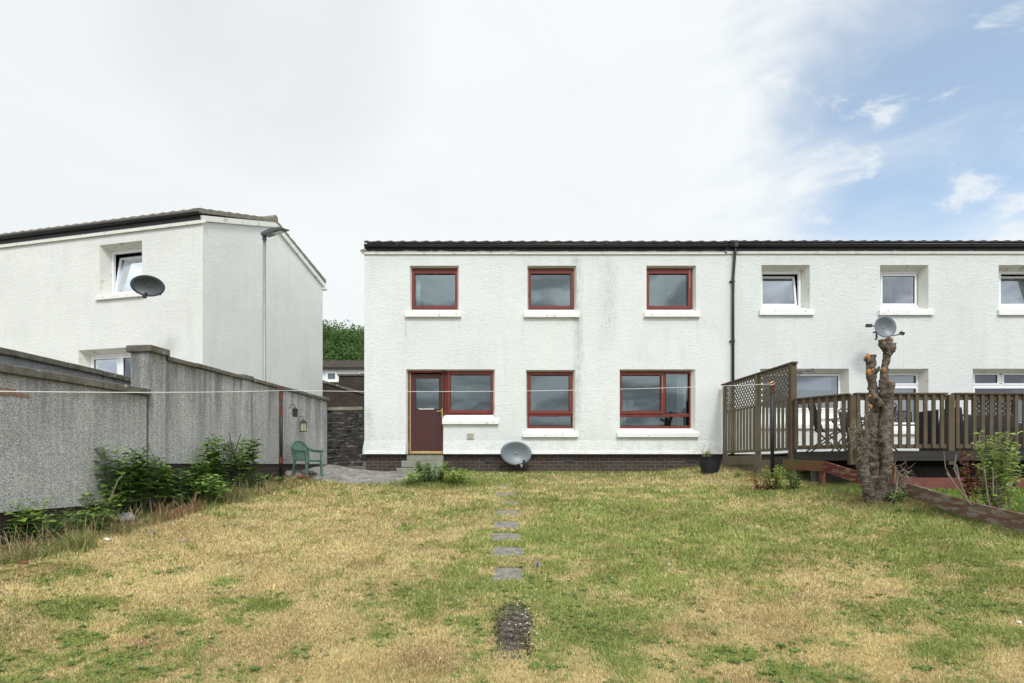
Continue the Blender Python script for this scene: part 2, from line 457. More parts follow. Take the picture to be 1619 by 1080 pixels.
M['door'] = simple('oxblood_door_paint', (.055, .012, .011), .6, var=.12, scale=3)
M['gold'] = simple('gold_anodised_strip', (.62, .45, .20), .35, metal=.75, var=.15, scale=14)
M['goldedge'] = simple('tan_edge_strip', (.42, .29, .16), .5)
M['glass'] = glass('window_glass', .185, (.74, .88, .92))
M['glass_n'] = glass('window_glass_pale', .24, (.80, .86, .95))
M['brick'] = brick('brown_plinth_brick', (.055, .042, .037), (.085, .062, .052), (.20, .185, .155))
M['brick_dark'] = brick('dark_underbuild_brick', (.045, .035, .030), (.06, .045, .035), (.09, .085, .075))
M['concrete'] = stone('step_concrete', (.30, .30, .25), (.21, .215, .175), (.5, .5, .45), .3)
M['slab'] = stone('paving_stone', (.31, .29, .25), (.15, .14, .12), (.44, .43, .40), .9, 2.2)
M['path'] = stone('weathered_path', (.15, .145, .13), (.34, .325, .30), (.6, .58, .54), .9, .9)
M['coping'] = stone('lichened_coping', (.10, .095, .078), (.20, .19, .155), (.58, .57, .50), .8)
M['dash'] = pebbledash('grey_pebbledash')
M['dash2'] = pebbledash('blue_grey_pebbledash', (.55, .58, .62), damp=.5)
M['tile'] = stone('roof_tile', (.05, .05, .05), (.085, .08, .07), (.3, .3, .25), .5)
M['tile_old'] = stone('mossy_roof_tile', (.20, .185, .15), (.29, .27, .22), (.40, .40, .28), .8)
M['tile_brown'] = stone('brown_roof_tile', (.06, .05, .044), (.09, .075, .064), (.3, .28, .22), .3)
M['gutter'] = simple('dark_grey_gutter', (.024, .026, .030), .4, var=.2, scale=3)
M['fascia'] = simple('grey_fascia_paint', (.050, .050, .060), .6, var=.2, scale=2)
M['greyboard'] = wood('grey_red_board', (.20, .145, .11), (.14, .06, .045), (1.2, 1.2, 9), peel=(.27, .23, .19), peel_amt=.5)
def fascia_peel():
    m, t, b = mat('peeling_fascia'); g = N(t, True)
    n = g.noise(g.co(scale=(1.3, 1, 9)), 2.0, 8, .72)
    z = g.xyz(g.co())[2]
    lim = g.rng(z, fz(399), fz(395.0), -.035, .22)
    f = g.rng(g.math('SUBTRACT', n, lim), .485, .505)
    c = g.mix(f, g.mix(g.rng(g.noise(g.co(), 3, 4), .4, .6), (.055, .05, .055), (.035, .035, .045)), (.55, .58, .56))
    t.links.new(c, b.inputs['Base Color']); b.inputs['Roughness'].default_value = .6
    return m
M['peel'] = fascia_peel()
M['black'] = simple('black_plastic', (.012, .013, .014), .45)
M['blackpipe'] = simple('black_downpipe', (.020, .023, .026), .4, var=.2)
M['dish'] = simple('grey_dish_paint', (.13, .155, .175), .38, var=.08, scale=5, spec=.5)
M['dish2'] = simple('dark_dish_paint', (.055, .065, .072), .38, var=.1, scale=5)
M['galv'] = simple('galvanised_pole', (.27, .285, .29), .5, metal=.3, var=.1, scale=3)
M['lampgrey'] = simple('lamp_head_grey', (.10, .115, .13), .4)
M['lampglass'] = simple('lamp_lens', (.55, .56, .52), .2)
M['roomwall'] = simple('room_plaster', (.17, .165, .16), .9)
M['roomdark'] = simple('dark_room', (.05, .05, .055), .9)
M['curtain'] = simple('pale_net_curtain', (.62, .66, .66), .9)
M['curtain_grey'] = simple('grey_curtain', (.16, .15, .16), .9)
M['curtain_beige'] = simple('sage_curtain', (.42, .46, .41), .9)
M['blind'] = simple('white_blind', (.74, .79, .84), .8)
M['deckwood'] = wood('weathered_deck_timber', (.135, .103, .070), (.078, .060, .042), (1, 1, 1.2), green=.45, gcol=(.10, .095, .05))
M['deckgrey'] = wood('grey_fence_timber', (.24, .205, .155), (.135, .115, .088), (8, 8, 1), green=.3)
M['skirt'] = wood('dark_skirt_boards', (.085, .078, .068), (.045, .042, .038), (9, 9, 1))
M['fasciawood'] = wood('dark_deck_beam', (.050, .045, .040), (.030, .028, .026), (1, 1, 10))
M['redboard'] = wood('peeling_red_board', (.17, .045, .030), (.12, .035, .026), (1.2, 1.2, 9), peel=(.23, .17, .13), peel_amt=.45)
M['rededge'] = simple('red_brown_edging', (.15, .045, .035), .7, var=.2)
M['gatewood'] = wood('black_gate_timber', (.022, .022, .026), (.04, .038, .036), (1, 1, 9), peel=(.15, .145, .13), peel_amt=.35)
M['gatetop'] = wood('bleached_gate_timber', (.30, .28, .22), (.12, .11, .09), (1.5, 1.5, 10))
M['darkwall'] = brick('old_brown_wall', (.055, .042, .034), (.08, .062, .048), (.06, .055, .048), 1.1)
M['greenplastic'] = simple('green_garden_plastic', (.065, .135, .110), .45, var=.12, scale=6)
M['rust'] = simple('rusty_iron', (.11, .045, .025), .9, var=.35, scale=14, bump=.4)
M['blackrust'] = simple('black_paint_rusting', (.016, .018, .024), .5, dirt=(.09, .035, .02), dirt_amt=.16, dscale=4)
M['line'] = simple('white_washing_line', (.8, .82, .8), .5)
M['potplastic'] = simple('black_pot_plastic', (.014, .017, .024), .5, var=.15)
M['soil'] = simple('dark_soil', (.05, .038, .026), .95, var=.4, scale=25, bump=.8, bscale=40)
M['rock'] = stone('broken_masonry', (.22, .17, .14), (.32, .30, .27), (.5, .5, .48), .4)
M['redrock'] = stone('broken_red_brick', (.25, .10, .06), (.18, .09, .06), (.4, .38, .34), .3)
M['textile'] = simple('black_sling_fabric', (.014, .014, .015), .8)
M['cover'] = simple('black_furniture_cover', (.010, .010, .011), .7, var=.2, bump=.5, bscale=14)
M['iron'] = simple('black_wrought_iron', (.012, .012, .013), .5)
M['white'] = simple('white_litter', (.75, .76, .78), .6)
M['vent'] = simple('beige_vent', (.42, .41, .34), .6)
M['cane'] = simple('dark_cane', (.05, .035, .025), .7)
M['lantern'] = simple('tarnished_lantern', (.03, .035, .03), .5)
M['lantern_glass'] = simple('yellowed_lantern_glass', (.42, .40, .28), .3)
M['paper'] = simple('pale_card', (.55, .57, .57), .8)
def bark():
    m, t, b = mat('grey_ringed_bark'); g = N(t)
    v = g.co(scale=(1, 1, .8)); n = g.noise(v, 12, 8, .7, .8); r_ = g.noise(g.co(scale=(.6, .6, 6)), 6, 6, .7)
    c = g.mix(g.rng(n, .36, .64), (.205, .17, .135), (.040, .030, .023))
    c = g.mix(g.rng(r_, .50, .72, 0, .5), c, (.31, .295, .275))
    c = g.mix(g.rng(g.noise(g.co(), 3.1, 5, .6), .55, .7, 0, .5), c, (.085, .060, .042))
    t.links.new(c, b.inputs['Base Color']); b.inputs['Roughness'].default_value = .9; b.inputs['Specular IOR Level'].default_value = .2
    t.links.new(g.bump(g.math('ADD', n, g.math('MULTIPLY', g.noise(v, 30, 5), .5)), 1.0, .03), b.inputs['Normal'])
    return m
M['bark'] = bark()
M['cut'] = simple('orange_cut_wood', (.38, .165, .05), .8, dirt=(.12, .08, .05), dirt_amt=.35, dscale=16, var=.4, scale=22, bump=.4)
M['twig'] = simple('bare_twig', (.20, .165, .13), .85, var=.3, scale=10)
M['drystem'] = simple('dry_straw_stem', (.42, .32, .19), .85, var=.3, scale=7)
M['redstem'] = simple('red_cut_stem', (.22, .095, .045), .85, var=.3, scale=9)
M['greenstem'] = simple('green_stem', (.075, .11, .035), .8, var=.3, scale=9)
M['leaf'] = leafmat('deep_green_leaf', (.060, .12, .030), (.145, .26, .055), (.33, .45, .12))
M['leaf2'] = leafmat('bright_green_leaf', (.11, .19, .035), (.27, .41, .08), (.48, .58, .18), .4)
M['leafred'] = leafmat('red_brown_leaf', (.07, .022, .016), (.15, .055, .028), (.34, .22, .05), .3)
M['woodleaf'] = leafmat('woodland_leaf', (.030, .062, .020), (.065, .130, .030), (.14, .22, .055), .25)
def grassmat():
    m, t, b = mat('grass_blade'); g = N(t)
    a = g.new('ShaderNodeAttribute', attribute_name='tint')
    t.links.new(a.outputs['Color'], b.inputs['Base Color']); b.inputs['Roughness'].default_value = .75; b.inputs['Specular IOR Level'].default_value = .2
    tl = g.new('ShaderNodeBsdfTranslucent'); g.put(tl.inputs[0], a.outputs['Color'])
    mx_ = g.new('ShaderNodeMixShader'); mx_.inputs[0].default_value = .2
    g.put(mx_.inputs[1], b.outputs[0]); g.put(mx_.inputs[2], tl.outputs[0])
    t.links.new(mx_.outputs[0], t.nodes['Material Output'].inputs[0])
    return m
M['blade'] = grassmat()
def lawnmat():
    m, t, b = mat('lawn_thatch'); g = N(t)
    a = g.new('ShaderNodeAttribute', attribute_name='tint')
    n = g.noise(g.co(), 55, 6, .7); n2_ = g.noise(g.co(scale=(3, 1, 1)), 140, 3, .6)
    c = g.mix(g.rng(n, .38, .62, .0, .6), a.outputs['Color'], (.06, .042, .022), 'MIX')
    c = g.mix(g.rng(n2_, .5, .7, 0, .5), c, (.40, .31, .17))
    t.links.new(c, b.inputs['Base Color']); b.inputs['Roughness'].default_value = .95; b.inputs['Specular IOR Level'].default_value = .1
    t.links.new(g.bump(g.math('ADD', n, n2_), .9, .03), b.inputs['Normal'])
    return m
M['lawn'] = lawnmat()

# ================================================================== lawn and grass (numpy noise shared by soil and blades)
_perm = RNG.random((256, 256))
def vnoise(x, y):
    xi = np.floor(x).astype(int); yi = np.floor(y).astype(int); fx_ = x - xi; fy_ = y - yi
    fx_ = fx_ * fx_ * (3 - 2 * fx_); fy_ = fy_ * fy_ * (3 - 2 * fy_)
    g_ = lambda a, b: _perm[a % 256, b % 256]
    return (g_(xi, yi) * (1 - fx_) + g_(xi + 1, yi) * fx_) * (1 - fy_) + (g_(xi, yi + 1) * (1 - fx_) + g_(xi + 1, yi + 1) * fx_) * fy_
def fbm(x, y, o=4):
    s = 0; a = .5; t = 0
    for i in range(o):
        s = s + a * vnoise(x * 2 ** i + 17.3 * i, y * 2 ** i + 5.1 * i); t += a; a *= .55
    return s / t
def g2p(x, y):
    "ground point -> photo pixel"
    z = ground(x, y)
    return 809.5 + 900 * x / y, 735 - 900 * z / y
def bumpf(x, y): return .035 * (fbm(x * 1.3, y * 1.3, 3) - .5) + .018 * (fbm(x * 7, y * 7, 2) - .5)
STONES = [(803, 909, 55), (804, 874, 53), (800, 850.5, 50), (800, 830.5, 42), (801.5, 812, 40), (805, 796, 28), (800, 782, 32), (795, 770, 18)]
def blobm(px, py, cx, cy, rx, ry): return np.exp(-(((px - cx) / rx) ** 2 + ((py - cy) / ry) ** 2))
def lawn_state(x, y):
    "greenness 0..1 and brownness 0..1 at lawn points"
    px, py = g2p(x, y)
    n = fbm(x * 1.1, y * 1.1, 4); n2_ = fbm(x * 4.0 + 40, y * 4.0, 4); n3_ = fbm(x * 14 + 9, y * 14, 3)
    g_ = .38 + .85 * (n - .45) + 1.35 * (n2_ - .5)
    g_ += .26 * blobm(px, py, 870, 920, 160, 110) + .36 * blobm(px, py, 1180, 800, 330, 50) + .30 * blobm(px, py, 1480, 860, 220, 60) + .22 * blobm(px, py, 1150, 860, 260, 60)
    g_ += .38 * blobm(px, py, 690, 935, 140, 30) + .28 * blobm(px, py, 820, 1000, 60, 70) + .3 * blobm(px, py, 745, 765, 130, 10) + .4 * blobm(px, py, 1440, 800, 80, 16) + .30 * blobm(px, py, 800, 760, 100, 9)
    g_ += .35 * blobm(px, py, 1560, 960, 110, 70) + .2 * blobm(px, py, 1000, 960, 120, 50) + .30 * blobm(px, py, 60, 890, 70, 22) + .25 * blobm(px, py, 60, 1040, 110, 60)
    for (cx, cy, rx, ry) in ((350, 950, 18, 6), (430, 960, 30, 12), (370, 985, 14, 6), (150, 955, 45, 10), (110, 975, 40, 10), (350, 922, 22, 7), (480, 843, 14, 4), (1240, 1062, 34, 10), (635, 838, 14, 4), (600, 886, 12, 5), (740, 985, 16, 8), (1490, 1030, 40, 14), (1190, 1035, 50, 14), (955, 1000, 14, 9), (130, 1010, 40, 10), (290, 985, 26, 7)):
        g_ += .75 * blobm(px, py, cx, cy, rx, ry)
    g_ -= .30 * blobm(px, py, 330, 870, 230, 60) + .25 * blobm(px, py, 550, 900, 150, 80) + .25 * blobm(px, py, 1290, 920, 160, 24) + .22 * blobm(px, py, 560, 1020, 200, 50) + .35 * blobm(px, py, 1010, 764, 200, 5) + .35 * blobm(px, py, 1200, 795, 170, 7) + .4 * blobm(px, py, 810, 1000, 50, 40) + .3*blobm(px, py, 1250, 800, 120, 9) + .2 * blobm(px, py, 1290, 985, 150, 40)
    g_ = np.clip((g_ - .12) * 1.25 + .75 * (n3_ - .5), 0, 1)
    br_ = np.clip((fbm(x * 1.9 + 80, y * 1.9 + 3, 4) - .52) * 3.0, 0, 1) * .6
    br_ += .7 * blobm(px, py, 700, 1045, 80, 30) + .5 * blobm(px, py, 300, 1030, 150, 30) + .55 * blobm(px, py, 70, 905, 60, 10) + .45 * blobm(px, py, 1300, 945, 110, 18) + .3 * blobm(px, py, 480, 1010, 60, 18)
    return g_, np.clip(br_ * .8, 0, 1)
STRAW = np.array((.61, .475, .215)); STRAW2 = np.array((.84, .72, .40)); BROWN = np.array((.38, .245, .14)); GREEN = np.array((.19, .265, .060)); GREEN2 = np.array((.48, .52, .165))
def lawn_col(x, y, rnd, rnd2):
    g_, b_ = lawn_state(x, y)
    c = STRAW[None] * (1 - rnd[:, None]) + STRAW2[None] * rnd[:, None]
    k = (rnd2 * .8 < b_ * .8)[:, None] * .75
    c = c * (1 - k) + BROWN[None] * k
    gg = GREEN[None] * (1 - rnd[:, None]) + GREEN2[None] * rnd[:, None]
    isg = np.clip((g_ * 1.12 - RNG.random(len(x)) * .95) * 2.6, 0, 1)[:, None]
    return c * (1 - isg) + gg * isg, g_

def add_color(me, cols, name='tint'):
    a = me.attributes.new(name, 'FLOAT_COLOR', 'POINT')
    buf = np.ones((len(cols), 4), np.float32); buf[:, :3] = cols
    a.data.foreach_set('color', buf.ravel())
def add_tone(me, vals, name='tone'):
    a = me.attributes.new(name, 'FLOAT', 'POINT'); a.data.foreach_set('value', np.asarray(vals, np.float32))

def np_mesh(name, V, F, mats, parent=None, kind=None, smooth=False):
    "V (n,3), F list of (k,m) index arrays"
    me = bpy.data.meshes.new(name)
    nl = sum(f.size for f in F); nf = sum(len(f) for f in F)
    me.vertices.add(len(V)); me.vertices.foreach_set('co', np.asarray(V, np.float32).ravel())
    me.loops.add(nl); me.polygons.add(nf)
    me.loops.foreach_set('vertex_index', np.concatenate([f.ravel() for f in F]).astype(np.int32))
    st = []; c = 0
    for f in F:
        st.append(c + np.arange(len(f)) * f.shape[1]); c += f.size
    me.polygons.foreach_set('loop_start', np.concatenate(st).astype(np.int32))
    me.update(calc_edges=True); me.validate()
    for q in (mats if isinstance(mats, (list, tuple)) else [mats]): me.materials.append(q)
    if smooth: me.polygons.foreach_set('use_smooth', [True] * len(me.polygons))
    o = bpy.data.objects.new(name, me); COL.objects.link(o)
    if parent is not None: o.parent = parent
    return o

def grid_mesh(name, xs, ys, zf, material):
    X, Y = np.meshgrid(xs, ys); x = X.ravel(); y = Y.ravel()
    V = np.stack([x, y, zf(x, y)], 1); nx = len(xs); ny = len(ys)
    i = np.arange(nx - 1)[None] + nx * np.arange(ny - 1)[:, None]; i = i.ravel()
    return np_mesh(name, V, [np.stack([i, i + 1, i + nx + 1, i + nx], 1)], material, smooth=True), x, y

# wide ground sheet to the horizon (lane, neighbouring ground), lawn lies over it
def gz_wide(x, y):
    z = ground(x, np.clip(y, -6, 60)) - .10
    z = np.where(y > 15, z - .0, z)
    return np.where(y < -6, z - .02 * (-6 - y), z)
xs = np.concatenate([np.linspace(-900, -40, 14), np.linspace(-30, 30, 61), np.linspace(40, 900, 14)])
ys = np.concatenate([np.linspace(-500, -10, 8), np.linspace(-6, 40, 47), np.linspace(60, 110, 4)])
M['earth'] = stone('bare_ground', (.16, .14, .10), (.22, .20, .14), (.3, .3, .2), .3, .4)
M['weedleaf'] = leafmat('lawn_weed_leaf', (.085, .14, .035), (.16, .25, .06), (.32, .40, .12))
go, _, _ = grid_mesh('ground', xs, ys, gz_wide, M['earth']); tag(go, kind='structure')

lx = np.arange(-6.6, 6.6, .06); ly = np.arange(1.0, 14.5, .06)
lawn, gx, gy = grid_mesh('lawn', lx, ly, lambda x, y: ground(x, y) + bumpf(x, y) - .12 * ss(12.35, 12.6, y) * ss(-1.7, -1.9, x), M['lawn'])
r1 = RNG.random(len(gx))
lc, _ = lawn_col(gx, gy, r1 * .5, np.full(len(gx), .5))
add_color(lawn.data, lc * .75); tag(lawn, kind='structure')
nlx = np.arange(5.7, 20, .1); nly = np.arange(3, 10.9, .1)
def nz(x, y): return ground(np.maximum(x, 6), y) + .012 + bumpf(x, y) + .03 * ss(6, 6.4, x)
nl, ngx, ngy = grid_mesh('neighbour_lawn', nlx, nly, nz, M['lawn'])
add_color(nl.data, np.tile(GREEN * .7, (len(ngx), 1))); tag(nl, kind='structure')

def blades(name, x, y, z, h, w, lean, col, label=None, kind='stuff', cat='grass'):
    n = len(x); th = RNG.random(n) * 2 * np.pi; la = 14 * fbm(x * .9 + 31, y * .9, 3) + 1.7 * RNG.normal(size=n)
    bx = np.cos(th) * w; by = np.sin(th) * w
    l = lean * h; hz = h * np.sqrt(np.clip(1 - lean ** 2 * .8, .05, 1))
    dx = np.cos(la) * l; dy = np.sin(la) * l
    V = np.zeros((n, 5, 3))
    V[:, 0] = np.stack([x - bx, y - by, z - .004], 1); V[:, 1] = np.stack([x + bx, y + by, z - .004], 1)
    mx_, my_ = x + dx * .38, y + dy * .38
    V[:, 2] = np.stack([mx_ + bx * .75, my_ + by * .75, z + hz * .62], 1); V[:, 3] = np.stack([mx_ - bx * .75, my_ - by * .75, z + hz * .62], 1)
    V[:, 4] = np.stack([x + dx, y + dy, z + hz], 1)
    i = np.arange(n) * 5
    o = np_mesh(name, V.reshape(-1, 3), [np.stack([i, i + 1, i + 2, i + 3], 1), np.stack([i + 3, i + 2, i + 4], 1)], M['blade'])
    add_color(o.data, np.repeat(col, 5, 0))
    if label: tag(o, label, cat, kind=kind)
    return o

SLABS = []   # (x, y, halfw, halfd)
for (sx, sy, sw) in STONES:
    # invert pixel -> ground on centre line
    Z = 1613.0 / (sy - 635); X = (sx - 809.5) / 900 * Z; SLABS.append((X, Z, sw / 900 * Z / 2, .225 if sw > 35 else .15))
MAT_C = (P(810, 1000, 1613 / (1000 - 635))[0], 1613 / (1000 - 635))
def lawn_keep(x, y):
    k = np.ones(len(x), bool)
    for (X, Z, hw, hd) in SLABS:
        e = .62 + .55 * fbm(x * 11, y * 11, 3)
        k &= ~((np.abs(x - X) < hw * e) & (np.abs(y - Z) < hd * e))
    px, py = g2p(x, y)
    e = np.exp(-(np.abs((px - 812 - 6 * np.sin(py / 9)) / 30) ** 3 + np.abs((py - 1000) / 42) ** 3)) * 1.12 * (.55 + .9 * fbm(x * 16, y * 16, 3))
    k &= RNG.random(len(x)) > e
    # left wall border and right boundary, house path
    k &= x > (-4.64 - .12 * (14.2 - y) + .06)
    k &= x < (5.50 + .074 * (11.2 - y) + np.where(y > 11.2, -.1, 0))
    k &= ~((y > 12.35) & (x < -2.0)); k &= y < 14.33
    return k
# density roughly even on the picture: sample pixels, throw them on the ground
n0 = 1140000
py_ = 742 + (1100 - 742) * RNG.random(n0) ** .93; px_ = -200 + 2020 * RNG.random(n0)
def throw(px, py):
    y = 1613 / np.maximum(py - 635, 1); x = (px - 809.5) / 900 * y
    for _ in range(6):
        zt = ground(x, y); pyy = 735 - 900 * zt / y
        y = y * (1 + (pyy - py) / 900 * 4.5); y = np.clip(y, 1.5, 15); x = (px - 809.5) / 900 * y
    return x, y
x, y = throw(px_, py_); k = lawn_keep(x, y); x = x[k]; y = y[k]
z = ground(x, y) + bumpf(x, y)
rnd = RNG.random(len(x)); rnd2 = RNG.random(len(x)); col, gg = lawn_col(x, y, rnd, rnd2)
h = (.011 + .020 * RNG.random(len(x))) * (1 + .5 * gg) * (.35 + 1.5 * fbm(x * 5, y * 5, 3)) * 1.15 * np.clip(y / 6, .75, 1.5)
w = (.0012 + .0009 * RNG.random(len(x))) * np.clip(y / 3.6, 1, 3.2)
blades('grass', x, y, z, h, w, .45 + .52 * RNG.random(len(x)), col * (.84 + .36 * fbm(x * 1.6 + 7, y * 1.6, 4))[:, None] * (.58 + .68 * RNG.random(len(x)))[:, None], 'short dry straw coloured lawn grass with green patches')
# broad-leaved rosettes, bare flecks
random.seed(9)
def rosettes(n0, name, label, m_):
    px = -20 + 1660 * RNG.random(n0); py = 752 + 345 * RNG.random(n0) ** 1.1
    x, y = throw(px, py); k = lawn_keep(x, y); x = x[k]; y = y[k]; g_, b_ = lawn_state(x, y)
    k = RNG.random(len(x)) < np.clip(g_ * 1.3 - .12, .02, 1); x = x[k]; y = y[k]; V = []; T = []
    for a, b_ in zip(x, y):
        nl_ = RNG.integers(5, 11); r0 = .013 + .030 * RNG.random() ** 2 + .012 * (RNG.random() < .06); t0 = .15 + .6 * RNG.random(); ph = RNG.random() * 6
        for j in range(nl_):
            th = ph + j * 6.283 / nl_ + .5 * RNG.random(); r = r0 * (.6 + .6 * RNG.random()); c, s_ = math.cos(th), math.sin(th); z = G(a, b_) + .008
            w_ = r * .26; e = .25 + .8 * RNG.random()
            V += [(a, b_, z), (a + c * r * .55 - s_ * w_, b_ + s_ * r * .55 + c * w_, z + r * .35 * e + .006), (a + c * r, b_ + s_ * r, z + r * .30 * e), (a + c * r * .55 + s_ * w_, b_ + s_ * r * .55 - c * w_, z + r * .35 * e + .006)]
            T += [t0 + .3 * (RNG.random() - .5)] * 4
    i = np.arange(len(V) // 4) * 4; o = np_mesh(name, np.array(V), [np.stack([i, i + 1, i + 2, i + 3], 1)], m_); add_tone(o.data, np.clip(T, 0, 1)); return tag(o, label, 'weeds', kind='stuff')
rosettes(9000, 'lawn_weeds', 'small broad leaved weeds scattered through the green parts of the lawn', M['weedleaf'])
# neighbour grass
n0 = 26000; x = 5.75 + 5.2 * RNG.random(n0); y = 4.5 + 5.6 * RNG.random(n0); k = x > 5.62 + .074 * (11.2 - y); x = x[k]; y = y[k]; rn = RNG.random(len(x))
blades('neighbour_grass', x, y, nz(x, y), .03 + .03 * rn, .004 + .003 * rn, .3 + .6 * RNG.random(len(x)), (np.array((.11, .20, .03))[None] * (1 - rn[:, None]) + np.array((.22, .32, .07))[None] * rn[:, None]), 'lush green mown grass beyond the red boundary board')

# ================================================================== houses
def wall_skin(mb, x0, x1, z0, z1, ops, y=0.0, flare=0.0, m=0, mr=1):
    """front skin at depth y facing -y with openings; ops: dict(x0,x1,z0,z1,d,splay_l,splay_r,splay_t)"""
    xs = sorted({x0, x1} | {o[k] for o in ops for k in ('x0', 'x1')})
    zs = sorted({z0, z1} | {o[k] for o in ops for k in ('z0', 'z1')} | ({z0 + .10, z0 + .35} if flare else set()))
    xs2 = []
    for a, b in zip(xs, xs[1:]): xs2 += [a]
    xs2.append(xs[-1])
    fl = lambda z: y - (flare * max(0, 1 - (z - z0) / .35) ** 2 if flare else 0)
    for a, b in zip(xs2, xs2[1:]):
        for c, d_ in zip(zs, zs[1:]):
            cx, cz = (a + b) / 2, (c + d_) / 2
            if any(o['x0'] < cx < o['x1'] and o['z0'] < cz < o['z1'] for o in ops): continue
            mb.quad((a, fl(c), c), (b, fl(c), c), (b, fl(d_), d_), (a, fl(d_), d_), m=m)
    for o in ops:
        a, b, c, e, dd = o['x0'], o['x1'], o['z0'], o['z1'], o['d']
        sl, sr, st = o.get('sl', .03), o.get('sr', .03), o.get('st', .02)
        ia, ib, ie = a + sl, b - sr, e - st
        Y = y + dd
        mb.quad((a, y, c), (ia, Y, c), (ia, Y, ie), (a, y, e), m=mr)
        mb.quad((b, y, c), (b, y, e), (ib, Y, ie), (ib, Y, c), m=mr)
        mb.quad((a, y, e), (ia, Y, ie), (ib, Y, ie), (b, y, e), m=mr)
        mb.quad((a, y, c), (b, y, c), (ib, Y, c), (ia, Y, c), m=mr)
        # thickness behind the frame so that nothing shows past it
        for (p, q, r_, s_) in ((ia - .05, ia, c, ie), (ib, ib + .05, c, ie)):
            mb.quad((p, Y + .10, r_ - .05), (q, Y + .10, r_ - .05), (q, Y + .10, s_ + .05), (p, Y + .10, s_ + .05), m=mr)
    return mb

def frame_boxes(mb, x0, x1, z0, z1, w, y0, y1, bars=()):
    "rectangular frame with members w wide; verticals run full height, horizontals butt between"
    mb.box(x0, x0 + w, y0, y1, z0, z1); mb.box(x1 - w, x1, y0, y1, z0, z1)
    mb.box(x0 + w, x1 - w, y0, y1, z0, z0 + w); mb.box(x0 + w, x1 - w, y0, y1, z1 - w, z1)
    for b in bars: mb.box(*b)
    return mb

def sill(mb, x0, x1, zt_back, zt_front, zb, yb, yf):
    "sloping stone sill with a square nose"
    o = [(yb, zt_back), (yf + .02, zt_front), (yf, zt_front - .004), (yf, zb), (yf + .025, zb), (.02, zb), (yb, zb)]
    i = len(mb.v); n = len(o)
    mb.v += [(x0, y, z) for y, z in o] + [(x1, y, z) for y, z in o]
    mb.f.append(tuple(i + k for k in range(n))); mb.m.append(0)
    mb.f.append(tuple(i + n + k for k in reversed(range(n)))); mb.m.append(0)
    for k in range(n):
        mb.f.append((i + k, i + n + k, i + n + (k + 1) % n, i + (k + 1) % n)); mb.m.append(0)
    return mb

def LB():
    b = MB(); b.worldspace = False; return b

def roof_sheet(mb, x0, x1, y0, z0, y1, z1, period=.30, amp=.020, rows=8, seg=6):
    "interlocking pantile sheet: rounded rolls with a step at each course"
    nx = int((x1 - x0) / period * seg)
    prof = []
    for i in range(nx + 1):
        x = x0 + (x1 - x0) * i / nx; ph = (x - x0) / period * 2 * math.pi
        prof.append((x, amp * (max(0, math.sin(ph)) ** 1.0 * 1.0 + .25 * math.cos(ph))))
    base = len(mb.v); R_ = []
    for r in range(rows):
        for (t, up) in ((r / rows, .022), ((r + 1) / rows, 0)):
            R_.append((y0 + (y1 - y0) * t, z0 + (z1 - z0) * t + up))
    for (y, z) in R_:
        for (x, a) in prof: mb.v.append((x, y, z + a))
    W = nx + 1
    for r in range(len(R_) - 1):
        for i in range(nx):
            mb.f.append((base + r * W + i, base + r * W + i + 1, base + (r + 1) * W + i + 1, base + (r + 1) * W + i)); mb.m.append(0)
    # front lip
    b2 = len(mb.v)
    for (x, a) in prof: mb.v.append((x, y0, z0 - .012))
    for i in range(nx): mb.f.append((b2 + i, b2 + i + 1, base + i + 1, base + i)); mb.m.append(0)
    return mb

def house_body(mb, x0, x1, zb, ze, depth, mat_i=0, gl=True, gr=True, ridge=1.0, ymid=None):
    "side, back and gable walls"
    ym = depth / 2 if ymid is None else ymid
    for x, on in ((x0, gl), (x1, gr)):
        if on: mb.quad((x, 0, zb), (x, depth, zb), (x, depth, ze), (x, ym, ze + ridge), (x, 0, ze), m=mat_i)
        else: mb.quad((x, .02, zb), (x, depth, zb), (x, depth, ze), (x, .02, ze), m=mat_i)
    mb.quad((x0, depth, zb), (x1, depth, zb), (x1, depth, ze), (x0, depth, ze), m=mat_i)

# ---------------------------------------------------------------- the main house
FY = 14.4
XL, XR = fx(576), fx(1148.5)
HZ = fz(747)
house = thing('terraced_house', (0, FY, 0), 'white rendered end house with red brown window frames and brown brick plinth', 'house')
reds = dict(d=.12, sl=.035, sr=.05, st=.03)
def op(px0, px1, py0, py1, **k):
    q = dict(x0=fx(px0), x1=fx(px1), z0=fz(py1), z1=fz(py0)); q.update(k); return q
OPS = [op(648, 725.5, 420, 494, **reds), op(833.5, 911.5, 420, 494, **reds), op(1022, 1100.5, 420, 494, **reds),
       op(642, 701, 584, 718, **dict(reds, sr=0)), op(701, 782.5, 584, 664, **dict(reds, sl=0)),
       op(831.5, 909.5, 585, 685, **reds), op(979.5, 1099.5, 584, 685, **dict(reds, sr=.08))]
# the door opening and kitchen window share one lintel: no reveal between them
w = LB()
OPS[3]['sr'] = 0; OPS[4]['sl'] = 0
wall_skin(w, XL, XR, fz(718), fz(401), OPS, flare=.07)
house_body(w, XL, XR, fz(718), fz(401), 6.2, ridge=.95, gr=False)
w.quad((XL, 0, fz(718)), (XR, 0, fz(718)), (XR, .09, fz(718)), (XL, .09, fz(718)))
w.quad((XL, -.07, fz(718)), (XR, -.07, fz(718)), (XR, 0, fz(718) + .001), (XL, 0, fz(718) + .001))
w.quad((XL - .05, -.07, fz(718)), (XL, -.07, fz(718)), (XL, 0, fz(718) + .35), (XL, .0, fz(718) + .34))
w.quad((XL - .05, -.07, fz(718)), (XL - .05, 6.2, fz(718)), (XL, 6.2, fz(718) + .36), (XL, .0, fz(718) + .36))
w.build('wall', [M['harl'], M['reveal']], house, recalc=False)
